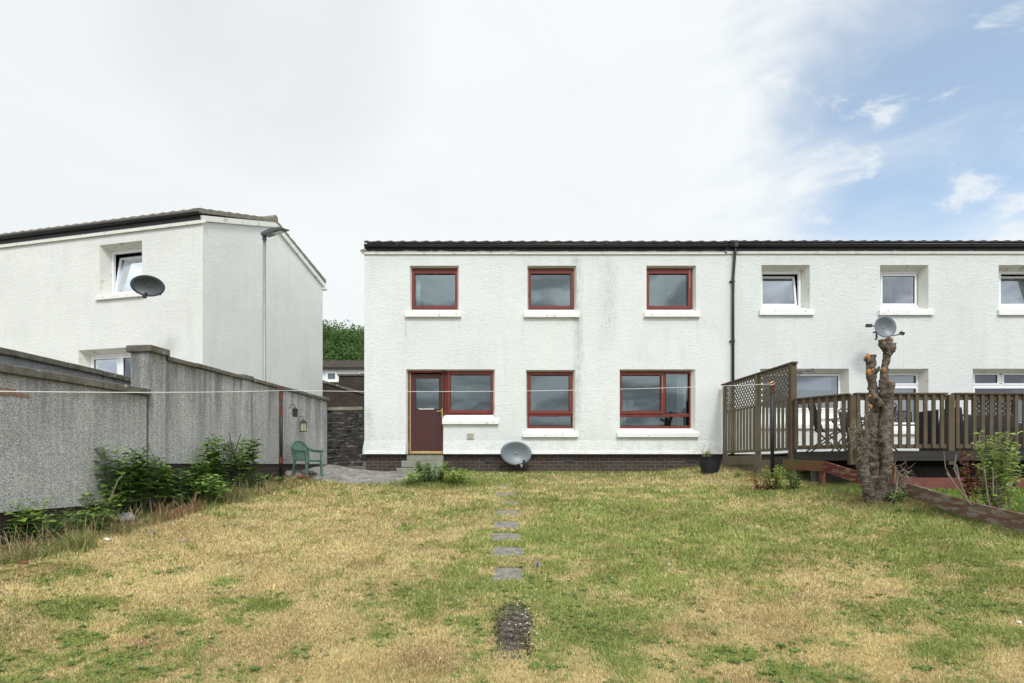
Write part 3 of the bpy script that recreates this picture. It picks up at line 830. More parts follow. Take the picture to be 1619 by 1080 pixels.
# thin casing beads seen as pale vertical lines in the render
b = LB()
pass
for bb in ((fx(872.6), fx(873.2), -.004, .01, fz(584), fz(504)), (fx(871.6), fx(872.2), -.004, .01, fz(419), fz(402)), (XR - .04, XR - .025, -.006, .01, fz(716), fz(402))):
    b = LB(); b.box(*bb); b.build('render_bead', M['trim'], house)
# brick plinth, set back under the render
p = LB(); p.box(XL + .03, fx(643), .055, .30, -.75, fz(718) - .003); p.box(fx(701.5), XR, .055, .30, -.75, fz(718) - .003); p.box(fx(643), fx(701.5), .12, .30, -.75, fz(728))
p.build('plinth', M['brick'], house)
for vx in (773.5, 900.5, 1093):
    v = LB(); v.box(fx(vx - 7.5), fx(vx + 7.5), .045, .053, fz(731.5), fz(722.5)); vb = v.build('air_brick', M['blackpipe'], house)
    s_ = LB()
    for i in range(7): s_.box(fx(vx - 6.5 + i * 2), fx(vx - 5.6 + i * 2), .040, .0449, fz(730.5), fz(723.5))
    s_.build('vent_grille', M['fascia'], vb)
# interior
inn = LB()
inn.quad((XL + .1, 3.2, fz(716)), (XR - .1, 3.2, fz(716)), (XR - .1, 3.2, fz(404)), (XL + .1, 3.2, fz(404)))
inn.box(XL + .1, XR - .1, .3, 3.15, fz(560), fz(548)); inn.box(XL + .1, XR - .1, .3, 3.15, fz(718), fz(712)); inn.box(XL + .1, XR - .1, .3, 3.15, fz(403), fz(401.5))
for xx in (790, 950, 1130): inn.box(fx(xx), fx(xx) + .1, .35, 3.15, fz(712) + .01, fz(560) - .01)
for xx in (780, 970): inn.box(fx(xx), fx(xx) + .1, .35, 3.15, fz(548) + .01, fz(404) - .01)
inn.build('interior_partition', M['roomwall'], house)

def red_window(px0, px1, py0, py1, panes, nose, sill_y, worn=False, bars=None):
    "outer frame rectangle in facade pixels, opening casements as raised sashes"
    d = .12
    k = (FY + d) / FY
    X = lambda x: fx(x) * k; Zz = lambda y: fz(y) * k
    f = LB(); frame_boxes(f, X(px0), X(px1), Zz(py1), Zz(py0), .055, d, d + .07, bars or ())
    o = f.build('window', M['redframe'], house, bevel=.004)
    for (a, b_, c, e, sash) in panes:
        gl = LB(); gl.quad((X(a) - .012, d + .03, Zz(e) - .012), (X(b_) + .012, d + .03, Zz(e) - .012), (X(b_) + .012, d + .03, Zz(c) + .012), (X(a) - .012, d + .03, Zz(c) + .012)); gl.build('pane', M['glass'], o)
        if sash:
            sw = .075
            s1 = LB(); frame_boxes(s1, X(a) - sw, X(b_) + sw, Zz(e) - sw, Zz(c) + sw, sw, d - .022, d + .020); s1.build('sash', M['redframe'], o, bevel=.005)
            s2 = LB(); g_ = .010; frame_boxes(s2, X(a) - .001, X(b_) + .001, Zz(e) - .001, Zz(c) + .001, g_, d - .004, d + .026); s2.build('glazing_bead', M['black'], o)
    s3 = LB(); sill(s3, fx(nose[0]), fx(nose[1]), Zz(py1) + .0, fz(sill_y[0]), fz(sill_y[1]), d + .02, -.075)
    s3.build('sill', M['sill'], o, bevel=.006)
    return o
wlist = []
wlist.append(red_window(649, 724.5, 425, 489, [(655.8, 720, 433, 484, 1)], (641, 729.5), (494.5, 502)))
wlist.append(red_window(835, 909.3, 425, 489, [(839, 902.5, 433, 484, 1)], (828, 916), (494.5, 502.5)))
wlist.append(red_window(1021.5, 1094.5, 425, 489, [(1025.8, 1087, 433, 484, 1)], (1018, 1106), (494.5, 502)))
ko = red_window(703.5, 781, 587, 655.7, [(712, 776, 592.6, 649, 1)], (699.5, 788), (664.5, 671))
red_window(833.5, 907.5, 588, 677, [(838.5, 899.7, 593.5, 650, 1), (836.5, 902, 659, 672, 0)], (826, 914), (685, 691.5), bars=[(fx(833.5) + .055, fx(907.5) + .055, .12, .19, fz(657.5), fz(653.5))])
l3 = red_window(977.5, 1093.3, 587.5, 677, [(983, 1044.5, 593.5, 650, 1), (1054, 1087, 591.5, 652, 0), (981.5, 1087, 659, 672, 0)], (975, 1104), (684.5, 691.5), bars=[(fx(977.5) + .05, fx(1093.3) , .12, .19, fz(658.5), fz(653.5)), (fx(1048) , fx(1054) , .12, .19, fz(653.5) + .001, fz(590))])
# brass-coloured draught strips beside the sashes
for (xa, ya, yb) in ((723, 425, 457), (908.2, 426, 455), (1092.4, 425, 455), (1048.7, 593, 621), (906.2, 600, 622), (650, 428, 456)):
    q = LB(); q.box(fx(xa) - .006, fx(xa) + .006, .085, .097, fz(yb), fz(ya)); q.build('draught_strip', M['goldedge'], house)
# mullion between door and kitchen window
q = LB(); q.box(fx(699.8), fx(703.5), .10, .19, fz(656), fz(588)); q.build('mullion', M['redworn'], house, bevel=.006)
q = LB(); q.box(fx(644.5), fx(782), .10, .19, fz(588.2), fz(585)); q.build('door_head', M['redframe'], house)
# door
dr = LB(); d0 = .135
DX0, DX1, DZ0, DZ1 = fx(648.6), fx(699), fz(713), fz(590)
gx0, gx1, gz0, gz1 = fx(656), fx(692.8), fz(645.5), fz(597)
dr.box(DX0, gx0, d0, d0 + .045, DZ0, DZ1); dr.box(gx1, DX1, d0, d0 + .045, DZ0, DZ1)
dr.box(gx0, gx1, d0, d0 + .045, DZ0, gz0); dr.box(gx0, gx1, d0, d0 + .045, gz1, DZ1)
door = dr.build('door', M['door'], house, bevel=.004)
q = LB(); frame_boxes(q, gx0 - .02, gx1 + .02, gz0 - .02, gz1 + .02, .022, d0 - .008, d0 + .002); q.build('glazing_bead', M['door'], door)
q = LB(); q.quad((gx0, d0 + .02, gz0), (gx1, d0 + .02, gz0), (gx1, d0 + .02, gz1), (gx0, d0 + .02, gz1)); q.build('pane', M['glass'], door)
q = LB()
for i in range(26):
    a = gx0 + (gx1 - gx0) * (.12 + .68 * i / 26); q.box(a, a + .016, d0 - .012, d0 - .0085, gz0 - .012 - random.random() * .012, gz0 + random.random() * .008)
q.build('flaking_putty', M['trim'], door)
q = LB(); q.box(fx(697.2), fx(699.0), d0 - .012, d0 - .001, fz(660), fz(645)); q.tube([(fx(698), d0 - .01, fz(649.6)), (fx(698), d0 - .055, fz(649.6)), (fx(690), d0 - .06, fz(649.8))], .009, 8); q.build('handle', M['gold'], door, bevel=.002)
q = LB(); q.box(DX0, DX1, d0 - .03, d0 + .04, fz(717.4), fz(713.2)); q.box(DX0, DX1, d0 - .045, d0 + .0, fz(716.6), fz(714.6)); q.build('threshold', M['gold'], door)
q = LB(); q.box(fx(646.6), fx(648.2), .11, .19, fz(717.4), fz(588.4)); q.box(fx(699.1), fx(699.75), .11, .19, fz(713), fz(588.4)); q.build('door_edge_strip', M['goldedge'], house)
q = LB(); q.box(fx(642), fx(646.5), .105, .19, fz(718), fz(588.4)); q.build('door_frame', M['redworn'], house)
# curtain strips inside
def curtain(x0, x1, z0, z1, y, m, label, folds=6, amp=.025, name='curtain', group=None):
    c = MB(); n = folds * 8
    i0 = len(c.v)
    for i in range(n + 1):
        t = i / n; xx = x0 + (x1 - x0) * t
        for (zz, a) in ((z0, 1.2), ((z0 + z1) / 2, 1), (z1, .8)): c.v.append((xx, y + math.sin(t * folds * 2 * math.pi) * amp * a, zz))
    for i in range(n):
        for j in range(2): c.f.append((i0 + i * 3 + j, i0 + (i + 1) * 3 + j, i0 + (i + 1) * 3 + j + 1, i0 + i * 3 + j + 1)); c.m.append(0)
    o = c.build(name, m, None, smooth=True); so_ = o.modifiers.new('thickness', 'SOLIDIFY'); so_.thickness = .004
    return tag(o, label, 'curtain', group)
curtain(fx(655) , fx(661.5), fz(486), fz(430), FY + .30, M['curtain'], 'narrow white net at the left edge of the upper window above the door', 2)
curtain(fx(716.5), fx(723), fz(486), fz(430), FY + .30, M['curtain'], 'narrow white net at the right edge of the upper window above the door', 1)
curtain(fx(979), fx(987.5), fz(672), fz(590), FY + .30, M['curtain'], 'white net hanging at the left edge of the wide living room window', 2)
curtain(fx(1076), fx(1091), fz(673), fz(588), FY + .32, M['curtain'], 'white curtain hanging at the right edge of the wide living room window', 3)
curtain(fx(836), fx(839.5), fz(673), fz(590), FY + .30, M['curtain'], 'sliver of white net at the left edge of the middle ground floor window', 1)
# wall vent
q = LB(); q.box(fx(738.2), fx(749.2), -.022, .002, fz(694.6), fz(684.8)); vt = q.build('wall_vent', M['vent'], house, bevel=.004)
q = LB()
for i in range(5): q.box(fx(739.4), fx(748), -.027, -.0221, fz(693.6) + i * .026, fz(693.6) + i * .026 + .009)
q.build('louvre', M['vent'], vt)
# steps
q = LB(); q.box(fx(643.4), fx(701.2), -.04, .118, fz(728.3), fz(718.6)); q.build('door_step', M['concrete'], house, bevel=.008)
q = LB(); q.box(fx(638.6), fx(702.8), -.34, .04, fz(739.4), fz(728.6)); q.build('door_step', M['concrete'], house, bevel=.012)
q = LB(); q.box(fx(634.5), fx(706), -.62, .04, fz(752), fz(740)); q.build('door_step', M['concrete'], house, bevel=.012)
# eaves: trim, fascia, gutter, tiles
def eaves(parent, x0, x1, dz=0.0, step=True, peel=M['peel']):
    q = LB(); q.box(x0 - .06, x1, -.035, .01, fz(401.8) + dz, fz(398.6) + dz); q.box(x0 - .06, x1, -.035, -.028, fz(402.6) + dz, fz(401.9) + dz); q.build('eaves_trim', M['trim'], parent)
    q = LB(); q.box(x0, x1, -.02, .01, fz(398.5) + dz, fz(387) + dz); q.build('fascia', peel, parent)
    q = LB(); n = 10; zc = fz(389.2) + dz; yc = -.10
    prof = [(yc + .058 * math.cos(a), zc - .058 * math.sin(a)) for a in [math.pi * i / n for i in range(n + 1)]]
    i0 = len(q.v); xx_ = (x0 + .03, x1)
    for X_ in xx_:
        for (yy, zz) in prof: q.v.append((X_, yy, zz))
    for j in range(n): q.f.append((i0 + j, i0 + n + 1 + j, i0 + n + 2 + j, i0 + j + 1)); q.m.append(0)
    q.f.append(tuple(i0 + j for j in range(n + 1))); q.m.append(0)
    gt = q.build('gutter', M['gutter'], parent, smooth=True); sm = gt.modifiers.new('t', 'SOLIDIFY'); sm.thickness = .004
    x = x0 + .9
    while x < x1 - .2:
        q = LB(); q.tube([(x - .03, yc + .062 * math.cos(math.pi * i / 8), zc - .064 * math.sin(math.pi * i / 8)) for i in range(9)], .012, 6); q.box(x - .05, x - .01, yc - .066, yc - .05, zc - .02, zc + .02); q.build('gutter_bracket', M['gutter'], gt); x += 1.75
    q = LB(); roof_sheet(q, x0 + .03, x1, -.14, fz(386.2) + dz, 3.1, fz(386.2) + dz + .92, rows=9)
    roof_sheet(q, x0 + .03, x1, 6.35, fz(386.2) + dz, 3.1, fz(386.2) + dz + .92, rows=9)
    rf = q.build('roof', M['tile'], parent, smooth=False, recalc=False); sm = rf.modifiers.new('t', 'SOLIDIFY'); sm.thickness = .018; sm.offset = -1
    return gt
eaves(house, XL, XR)
q = LB(); q.box(XL - .045, XL + .03, -.12, .4, fz(397), fz(392.5)); q.box(XL - .10, XL + .06, -.07, .05, fz(397.6), fz(395.4)); q.build('verge_block', M['trim'], house, bevel=.01)

# ---------------------------------------------------------------- neighbouring house in the same row
nb = thing('terraced_house', (fx(1150), FY, 0), 'grey white rendered house in the same row with white window frames and a raised deck', 'house')
def NX(x): return fx(x)
NO = dict(d=.25, sl=.09, sr=.095, st=.085)
x0n, x1n = XR, fx(2000)
OPN = [op(1204, 1280.5, 419, 490, **NO), op(1391.5, 1468, 419, 490, **NO), op(1579, 1656, 419, 490, **NO),
       op(1202, 1342.5, 583, 671, **NO), op(1392, 1468, 583, 680, **NO), op(1538, 1660, 583, 680, **NO), op(1766, 1842, 419, 490, **NO)]
class OffMB(MB):
    pass
def NB():
    b = MB(); b.off = True; return b
def nbuild(b, name, m, parent, **k):
    # built in facade coordinates (y from the facade), shifted to the parent frame
    L = world_of(parent).translation
    b.v = [(v[0] - L.x, v[1] + FY - L.y, v[2] - L.z) for v in b.v]; b.worldspace = False
    return b.build(name, m, parent, **k)
w = NB(); wall_skin(w, x0n, x1n, fz(718), fz(401), OPN, flare=.0)
house_body(w, x0n, x1n, fz(718), fz(401), 6.2, ridge=.95, gl=False)
nbuild(w, 'wall', [M['harl_n'], M['reveal']], nb, recalc=False)
b = NB(); b.box(fx(1428.6), fx(1429.3), -.005, .01, fz(583), fz(500)); nbuild(b, 'render_bead', M['trim'], nb); b = NB(); b.box(fx(1428.6), fx(1429.3), -.005, .01, fz(419), fz(402)); nbuild(b, 'render_bead', M['trim'], nb)
p = NB(); p.box(x0n, x1n, .05, .3, -.8, fz(718) - .003); nbuild(p, 'plinth', M['brick_dark'], nb)
inn = NB(); inn.quad((x0n + .1, 2.6, fz(716)), (x1n, 2.6, fz(716)), (x1n, 2.6, fz(404)), (x0n + .1, 2.6, fz(404))); inn.box(x0n + .1, x1n - .1, .4, 2.55, fz(560), fz(548)); inn.box(x0n + .1, x1n - .1, .4, 2.55, fz(718), fz(712))
nbuild(inn, 'interior_partition', M['roomdark'], nb)
eo = thing('eaves_dummy', (0, 0, 0), None, None)
def shift_children(src, dst):
    L = dst.location
    for c in kids(src):
        c.parent = dst; c.location = (c.location[0] - L.x, c.location[1] + FY - L.y, c.location[2] - L.z)
eaves(eo, XR + .004, x1n, dz=.012); shift_children(eo, nb); bpy.data.objects.remove(eo)
# downpipe on the party line
q = NB(); px_ = fx(1158.3)
q.tube([(fx(1160.6), -.10, fz(388)), (fx(1160.4), -.09, fz(398)), (fx(1159.6), -.06, fz(415)), (fx(1158.0), -.055, fz(440)), (px_ - .01, -.055, fz(470)), (px_ - .01, -.055, fz(735))], .034, 12)
dp = nbuild(q, 'downpipe', M['blackpipe'], nb, smooth=True)
for yb in (446, 540, 640):
    q = NB(); q.tube([(px_ - .008, -.055, fz(yb + 2.4)), (px_ - .008, -.055, fz(yb - 2.4))], .041, 12); q.box(px_ - .085, px_ + .05, -.03, 0, fz(yb + 1), fz(yb - 1)); q.box(px_ - .085, px_ - .07, -.045, 0, fz(yb + 1.3), fz(yb - 1.3)); nbuild(q, 'pipe_bracket', M['blackpipe'], dp, smooth=False)
q = NB(); q.box(fx(1157.6), fx(1163.6), -.17, -.03, fz(394), fz(383.6)); nbuild(q, 'gutter_outlet', M['blackpipe'], nb, bevel=.01)

def white_window(parent, mb_new, build, X0, X1, Z0, Z1, d, lights, nose=None, tilt=None, fw=.06):
    "X/Z in facade metres (already scaled for depth); lights: list of (x0,x1,z0,z1) glass rectangles"
    f = mb_new(); frame_boxes(f, X0, X1, Z0, Z1, fw, d, d + .07)
    # mullions: everything between lights
    o = build(f, 'window', M['upvc'], parent, bevel=.004)
    for L in lights:
        a, b_, c, e = L[:4]; sw = .05
        tl = L[4] if len(L) > 4 else 0
        s1 = mb_new()
        if tl:
            Mx = Matrix.Translation((0, d + .01, c - sw)) @ Matrix.Rotation(R(-tl), 4, 'X')
            zz0, zz1 = 0, e - c + 2 * sw
            for bx_ in ((a - sw, a, 0, .05, zz0, zz1), (b_, b_ + sw, 0, .05, zz0, zz1), (a, b_, 0, .05, zz0, zz0 + sw), (a, b_, 0, .05, zz1 - sw, zz1)): s1.box(*bx_, M=Mx)
            s = build(s1, 'sash', M['upvc'], o, bevel=.004)
            g1 = mb_new(); pts = [Mx @ Vector(p_) for p_ in ((a, .025, sw), (b_, .025, sw), (b_, .025, zz1 - sw), (a, .025, zz1 - sw))]; g1.quad(*[tuple(p_) for p_ in pts]); build(g1, 'pane', M['glass_n'], o)
        else:
            frame_boxes(s1, a - sw, b_ + sw, c - sw, e + sw, sw, d - .012, d + .05); build(s1, 'sash', M['upvc'], o, bevel=.005)
            g1 = mb_new(); g1.quad((a, d + .02, c), (b_, d + .02, c), (b_, d + .02, e), (a, d + .02, e)); build(g1, 'pane', M['glass_n'], o)
            g2 = mb_new(); frame_boxes(g2, a, b_, c, e, .007, d + .005, d + .018); build(g2, 'gasket', M['black'], o)
    if nose:
        s3 = mb_new(); sill(s3, nose[0], nose[1], Z0 + .002, nose[2], nose[3], d + .02, -.06); build(s3, 'sill', M['sill'], o, bevel=.006)
    return o
kd = (FY + .25) / FY
KX = lambda x: fx(x) * kd; KZ = lambda y: fz(y) * kd
nbf = lambda b, name, m, parent, **k: nbuild(b, name, m, parent, **k)
def up_win(shift, tl):
    return white_window(nb, NB, nbf, KX(1202 + shift), KX(1266.3 + shift), KZ(486.5), KZ(429), .25, [(KX(1206.5 + shift), KX(1257.5 + shift), KZ(480), KZ(436.5), tl)], (fx(1200 + shift), fx(1286 + shift), fz(490.5), fz(499)))
up_win(0, 9); up_win(188.5, 0); up_win(377, 9); up_win(562, 0)
white_window(nb, NB, nbf, KX(1199), KX(1333), KZ(652), KZ(591), .25, [(KX(1206), KX(1325), KZ(645), KZ(594.5))], (fx(1197), fx(1348), fz(671), fz(678)))
white_window(nb, NB, nbf, KX(1390), KX(1456), KZ(677), KZ(589), .25, [(KX(1397), KX(1448), KZ(606), KZ(593.8)), (KX(1397), KX(1448), KZ(668), KZ(614.5))], (fx(1388), fx(1478), fz(680.5), fz(687)))
white_window(nb, NB, nbf, KX(1536), KX(1648), KZ(677), KZ(589), .25, [(KX(1541), KX(1576.5), KZ(606), KZ(593)), (KX(1587), KX(1638), KZ(606), KZ(593)), (KX(1541), KX(1638), KZ(668), KZ(614.5))], (fx(1534), fx(1664), fz(680.5), fz(687)))
for (a, b_, c, e) in ((1395, 1452, 612.5, 607.5), (1539, 1644, 612.5, 607.5), (1577, 1585.5, 606, 591)):
    q = NB(); q.box(KX(a), KX(b_), .25, .32, KZ(c), KZ(e)); nbuild(q, 'transom', M['upvc'], nb)
# blinds and curtains behind
def blind(x0, x1, z0, z1, m, label, cat='blind'):
    q = MB(); q.box(x0, x1, FY + .42, FY + .43, z0, z1); q.tube([(x0, FY + .43, z1 + .02), (x1, FY + .43, z1 + .02)], .03, 8)
    return tag(q.build('roller_blind', m), label, cat)
blind(KX(1195), KX(1320), KZ(615), KZ(592), M['blind'], 'white roller blind half drawn in the wide window behind the deck')
blind(KX(1210), KX(1256), KZ(447), KZ(430), M['roomdark'], 'dark blind in the tilted upper window beside the downpipe')
curtain(KX(1436), KX(1452), KZ(482), KZ(430), FY + .45, M['curtain_grey'], 'grey curtain in the closed upper window above the tree stump', 3, .02)
curtain(KX(1390), KX(1436), KZ(482), KZ(430), FY + .47, M['curtain_grey'], 'thin grey net across the closed upper window above the tree stump', 5, .02)
curtain(KX(1575), KX(1650), KZ(484), KZ(430), FY + .60, M['curtain_beige'], 'sage green curtain behind the rightmost upper window', 7, .035)
curtain(KX(1420), KX(1441), KZ(668), KZ(609), FY + .45, M['curtain'], 'pale curtain in the narrow ground floor window behind the stump', 4, .02)
curtain(KX(1600), KX(1625), KZ(668), KZ(613), FY + .45, M['curtain'], 'pale curtain in the rightmost ground floor window above the covered furniture', 4, .02)

# ---------------------------------------------------------------- left house, turned away
A14 = R(14)
LH = thing('detached_house', (-7.50, 13.80, -0.30), 'cream white rendered gable ended house on the left behind the garden wall', 'house', rz=-A14)
LZ0 = .30
def lt(px):
    r = (px - 809.5) / 900; return (7.5 + 13.8 * r) / (.9703 + .2419 * r)
def lz(px, py):
    t = lt(px); return (735 - py) / 900 * (13.8 - .2419 * t) + LZ0
def LLop(px0, px1, pyt, pyb, **k):
    q = dict(x0=lt(px0), x1=lt(px1), z0=lz(px0, pyb), z1=lz(px0, pyt)); q.update(k); return q
ez = lz(320, 351)
o1 = LLop(157.5, 224.5, 388, 469, d=.25, sl=.09, sr=.09, st=.085); o2 = LLop(124, 225, 554, 628, d=.25, sl=.09, sr=.09, st=.085)
GD = 5.15; GM = 2.68; RID = .98
w = LB(); wall_skin(w, -14, 0, -.6, ez, [o1, o2], mr=1)
w.quad((0, 0, -.6), (0, GD, -.6), (0, GD, ez), (0, GM, ez + RID), (0, 0, ez), m=0)
w.quad((-14, 0, -.6), (-14, GD, -.6), (-14, GD, ez), (-14, GM, ez + RID), (-14, 0, ez), m=0)
w.quad((-14, GD, -.6), (0, GD, -.6), (0, GD, ez), (-14, GD, ez), m=0)
w.build('wall', [M['harl_l'], M['reveal']], LH, recalc=False)
q = LB(); q.box(-.012, .006, -.008, .012, -.5, ez - .02); q.build('corner_bead', M['trim'], LH); q = LB(); q.box(-10.1, -10.09, -.005, .01, -.5, ez - .02); q.build('corner_bead', M['trim'], LH)
q = LB(); q.box(-14, .10, -.05, .0, ez - .03, ez + .035); q.box(-14, .10, -.05, -.043, ez - .045, ez - .031); q.build('eaves_trim', M['trim'], LH)
q = LB(); q.box(-14, .0, -.03, .02, ez + .036, ez + .19); q.build('fascia', M['fascia'], LH)
q = LB(); n = 10; prof = [(-.10 + .06 * math.cos(math.pi * i / n), ez + .215 - .06 * math.sin(math.pi * i / n)) for i in range(n + 1)]
for X_ in (-14, .02):
    for (yy, zz) in prof: q.v.append((X_, yy, zz))
for j in range(n): q.f.append((j, n + 1 + j, n + 2 + j, j + 1)); q.m.append(0)
q.f.append(tuple(n + 1 + j for j in reversed(range(n + 1)))); q.m.append(0)
gt = q.build('gutter', M['gutter'], LH, smooth=True); gt.modifiers.new('t', 'SOLIDIFY').thickness = .005
q = LB(); roof_sheet(q, -14, .03, -.14, ez + .25, GM, ez + RID + .20, rows=8); roof_sheet(q, -14, .03, GD + .12, ez + .23, GM, ez + RID + .20, rows=8)
rf = q.build('roof', M['tile_old'], LH, recalc=False); sm = rf.modifiers.new('t', 'SOLIDIFY'); sm.thickness = .03; sm.offset = -1
# stepped verge tiles and white verge strip
q = LB()
sl1 = (RID - .04) / (GM + .14)
for i in range(9):
    y0_ = -.14 + (GM + .14) * i / 9; y1_ = -.14 + (GM + .14) * (i + 1) / 9 + .02
    z0_ = ez + .25 + (RID - .05) * i / 9; z1_ = ez + .25 + (RID - .05) * (i + 1) / 9
    for (ya, yb, za, zb_) in ((y0_, y1_, z0_ , z1_), (GD + .12 - (y0_ + .14) * (GD + .12 - GM) / (GM + .14), GD + .12 - (y1_ + .14) * (GD + .12 - GM) / (GM + .14), z0_ - .02, z1_ - .02)):
        pts = [(ya, za - .085), (ya, za + .03), (yb, zb_ + .01), (yb, zb_ - .085)]
        k0 = len(q.v); q.v += [(-.10, a, c) for a, c in pts] + [(.055, a, c) for a, c in pts]
        q.f += [(k0, k0 + 1, k0 + 2, k0 + 3), (k0 + 7, k0 + 6, k0 + 5, k0 + 4), (k0, k0 + 4, k0 + 5, k0 + 1), (k0 + 1, k0 + 5, k0 + 6, k0 + 2), (k0 + 2, k0 + 6, k0 + 7, k0 + 3), (k0 + 3, k0 + 7, k0 + 4, k0)]; q.m += [0] * 6
q.build('verge_tiles', M['tile_old'], LH)
q = LB(); q.bar((.032, -.06, ez + .06), (.032, GM, ez + RID + .04), .06, .13); q.bar((.032, GD + .08, ez + .035), (.032, GM, ez + RID + .04), .06, .13); q.build('verge_trim', M['trim'], LH)
q = LB(); q.tube([(x_, GM, ez + RID + .22) for x_ in (-14, .06)], .10, 10); q.build('ridge_tile', M['tile_old'], LH)
q = LB(); q.box(-.10, .10, GD - .02, GD + .13, ez - .10, ez - .04); q.build('rear_eaves_end', M['trim'], LH)
inn = LB(); inn.quad((-13.9, 2.4, 0), (-.1, 2.4, 0), (-.1, 2.4, ez), (-13.9, 2.4, ez)); inn.box(-13.9, -.1, .4, 2.35, 3.0, 3.2); inn.build('interior_partition', M['roomwall'], LH)
lf = lambda b, name, m, parent, **k: b.build(name, m, parent, **k)
a, b_, c, e = o1['x0'] + .09, o1['x1'] - .09, o1['z0'], o1['z1'] - .085
white_window(LH, LB, lf, a, b_, c + .03, e, .25, [(a + .12, b_ - .12, c + .17, e - .14, 9)], (o1['x0'] - .09, o1['x1'] + .09, c + .0, c - .10))
a, b_, c, e = o2['x0'] + .09, o2['x1'] - .09, o2['z0'], o2['z1'] - .085
mid = (a + b_) / 2 + .05
white_window(LH, LB, lf, a, b_, c + .03, e, .25, [(a + .12, mid - .10, c + .12, e - .12), (mid + .10, b_ - .12, c + .12, e - .12)], (o2['x0'] - .09, o2['x1'] + .09, c, c - .10))
q = LB(); q.box(mid - .05, mid + .05, .25, .32, c + .09, e - .06); q.build('mullion', M['upvc'], LH)
def loc2w(x_, y_, z_): return LH.matrix_basis @ Vector((x_, y_, z_)) if False else (Matrix.LocRotScale(LH.location, LH.rotation_euler, LH.scale) @ Vector((x_, y_, z_)))
def lcurtain(x0, x1, z0, z1, yy, m, label, folds=5):
    c = MB(); n = folds * 8
    for i in range(n + 1):
        t = i / n
        for zz in (z0, z1): c.v.append(tuple(loc2w(x0 + (x1 - x0) * t, yy + math.sin(t * folds * 2 * math.pi) * .03, zz)))
    for i in range(n): c.f.append((i * 2, i * 2 + 2, i * 2 + 3, i * 2 + 1)); c.m.append(0)
    return tag(c.build('curtain', m, None, smooth=True), label, 'curtain')
lcurtain(o1['x0'], o1['x0'] + .75, o1['z0'], o1['z1'], .75, M['curtain_grey'], 'grey curtain drawn to the left in the upper window of the left house')
lcurtain(o2['x0'] + .35, o2['x1'] - .1, o2['z0'], o2['z1'], .65, M['curtain'], 'white net across the ground floor window of the left house', 9)

# ---------------------------------------------------------------- small house far behind
FH = thing('bungalow', (-12.6, 46, 5.0), 'small distant white house with brown tiled roof seen through the gap', 'house')
def far(px, py): return (px - 809.5) / 900 * 46, (735 - py) / 900 * 46
q = MB(); (xa, zt) = far(470, 583); (xb, zb_) = far(600, 612)
q.box(xa, xb, 46, 52, zb_ - 4, zt); q.build('wall', M['harl_far'], FH)
q = MB(); roof_sheet(q, xa - .3, xb + .3, 45.6, far(0, 582)[1], 49, far(0, 582)[1] + 1.15, rows=10, period=.35); roof_sheet(q, xa - .3, xb + .3, 52.4, far(0, 582)[1], 49, far(0, 582)[1] + 1.15, rows=10, period=.35)
q.build('roof', M['tile_brown'], FH, recalc=False)
q = MB(); q.box(xa - .3, xb + .3, 45.62, 45.9, far(0, 584.5)[1], far(0, 581.4)[1]); q.build('fascia', M['black'], FH)
for (a, b_) in ((516, 533), (567, 584)):
    q = MB(); x0_, z1_ = far(a, 588); x1_, z0_ = far(b_, 602.5); frame_boxes(q, x0_, x1_, z0_, z1_, .13, 45.9, 45.99); wi = q.build('window', M['upvc'], FH)
    q = MB(); q.quad((x0_, 45.96, z0_), (x1_, 45.96, z0_), (x1_, 45.96, z1_), (x0_, 45.96, z1_)); q.build('pane', simple('far_pane', (.10, .13, .15), .15), wi)
    q = MB(); q.box(x0_ - .15, x1_ + .15, 45.8, 45.89, z0_ - .18, z0_ - .02); q.build('sill', M['sill'], wi)

# ================================================================== walls
def wall_along(name, v0, v1, thick, z_bot, z_top, mat_, label, off=0.0, coping=True, cz=.075, over=.045, cat='wall', bot=None):
    (xa, ya), (xb, yb) = wall_xy(v0), wall_xy(v1)
    dirv = Vector((xa - xb, ya - yb, 0)).normalized(); out = Vector((dirv.y, -dirv.x, 0))  # towards the lawn
    t = thing(name, (xb, yb, z_bot), label, cat)
    return t, Vector((xa, ya, 0)), Vector((xb, yb, 0)), dirv, out
def slab_between(mb, A, B, out, o0, o1, z0, z1):
    p = [A + out * o0, B + out * o0, B + out * o1, A + out * o1]
    i = len(mb.v)
    mb.v += [(q.x, q.y, z0) for q in p] + [(q.x, q.y, z1) for q in p]
    for f in ((0, 1, 2, 3), (7, 6, 5, 4), (0, 4, 5, 1), (1, 5, 6, 2), (2, 6, 7, 3), (3, 7, 4, 0)): mb.f.append(tuple(i + k for k in f)); mb.m.append(0)
# high wall
t, A, B, dv, out = wall_along('garden_wall', 0, 5.83, .25, -.6, 1.6, M['dash'], 'tall grey pebbledash garden wall with dark stone coping, far stretch ending at the gate')
q = MB(); slab_between(q, A, B, out, -.24, 0, .02, 1.60); q.build('render', M['dash'], t)
q = MB(); slab_between(q, A, B, out, -.22, -.02, -1.4, .02); q.build('underbuild', M['brick_dark'], t)
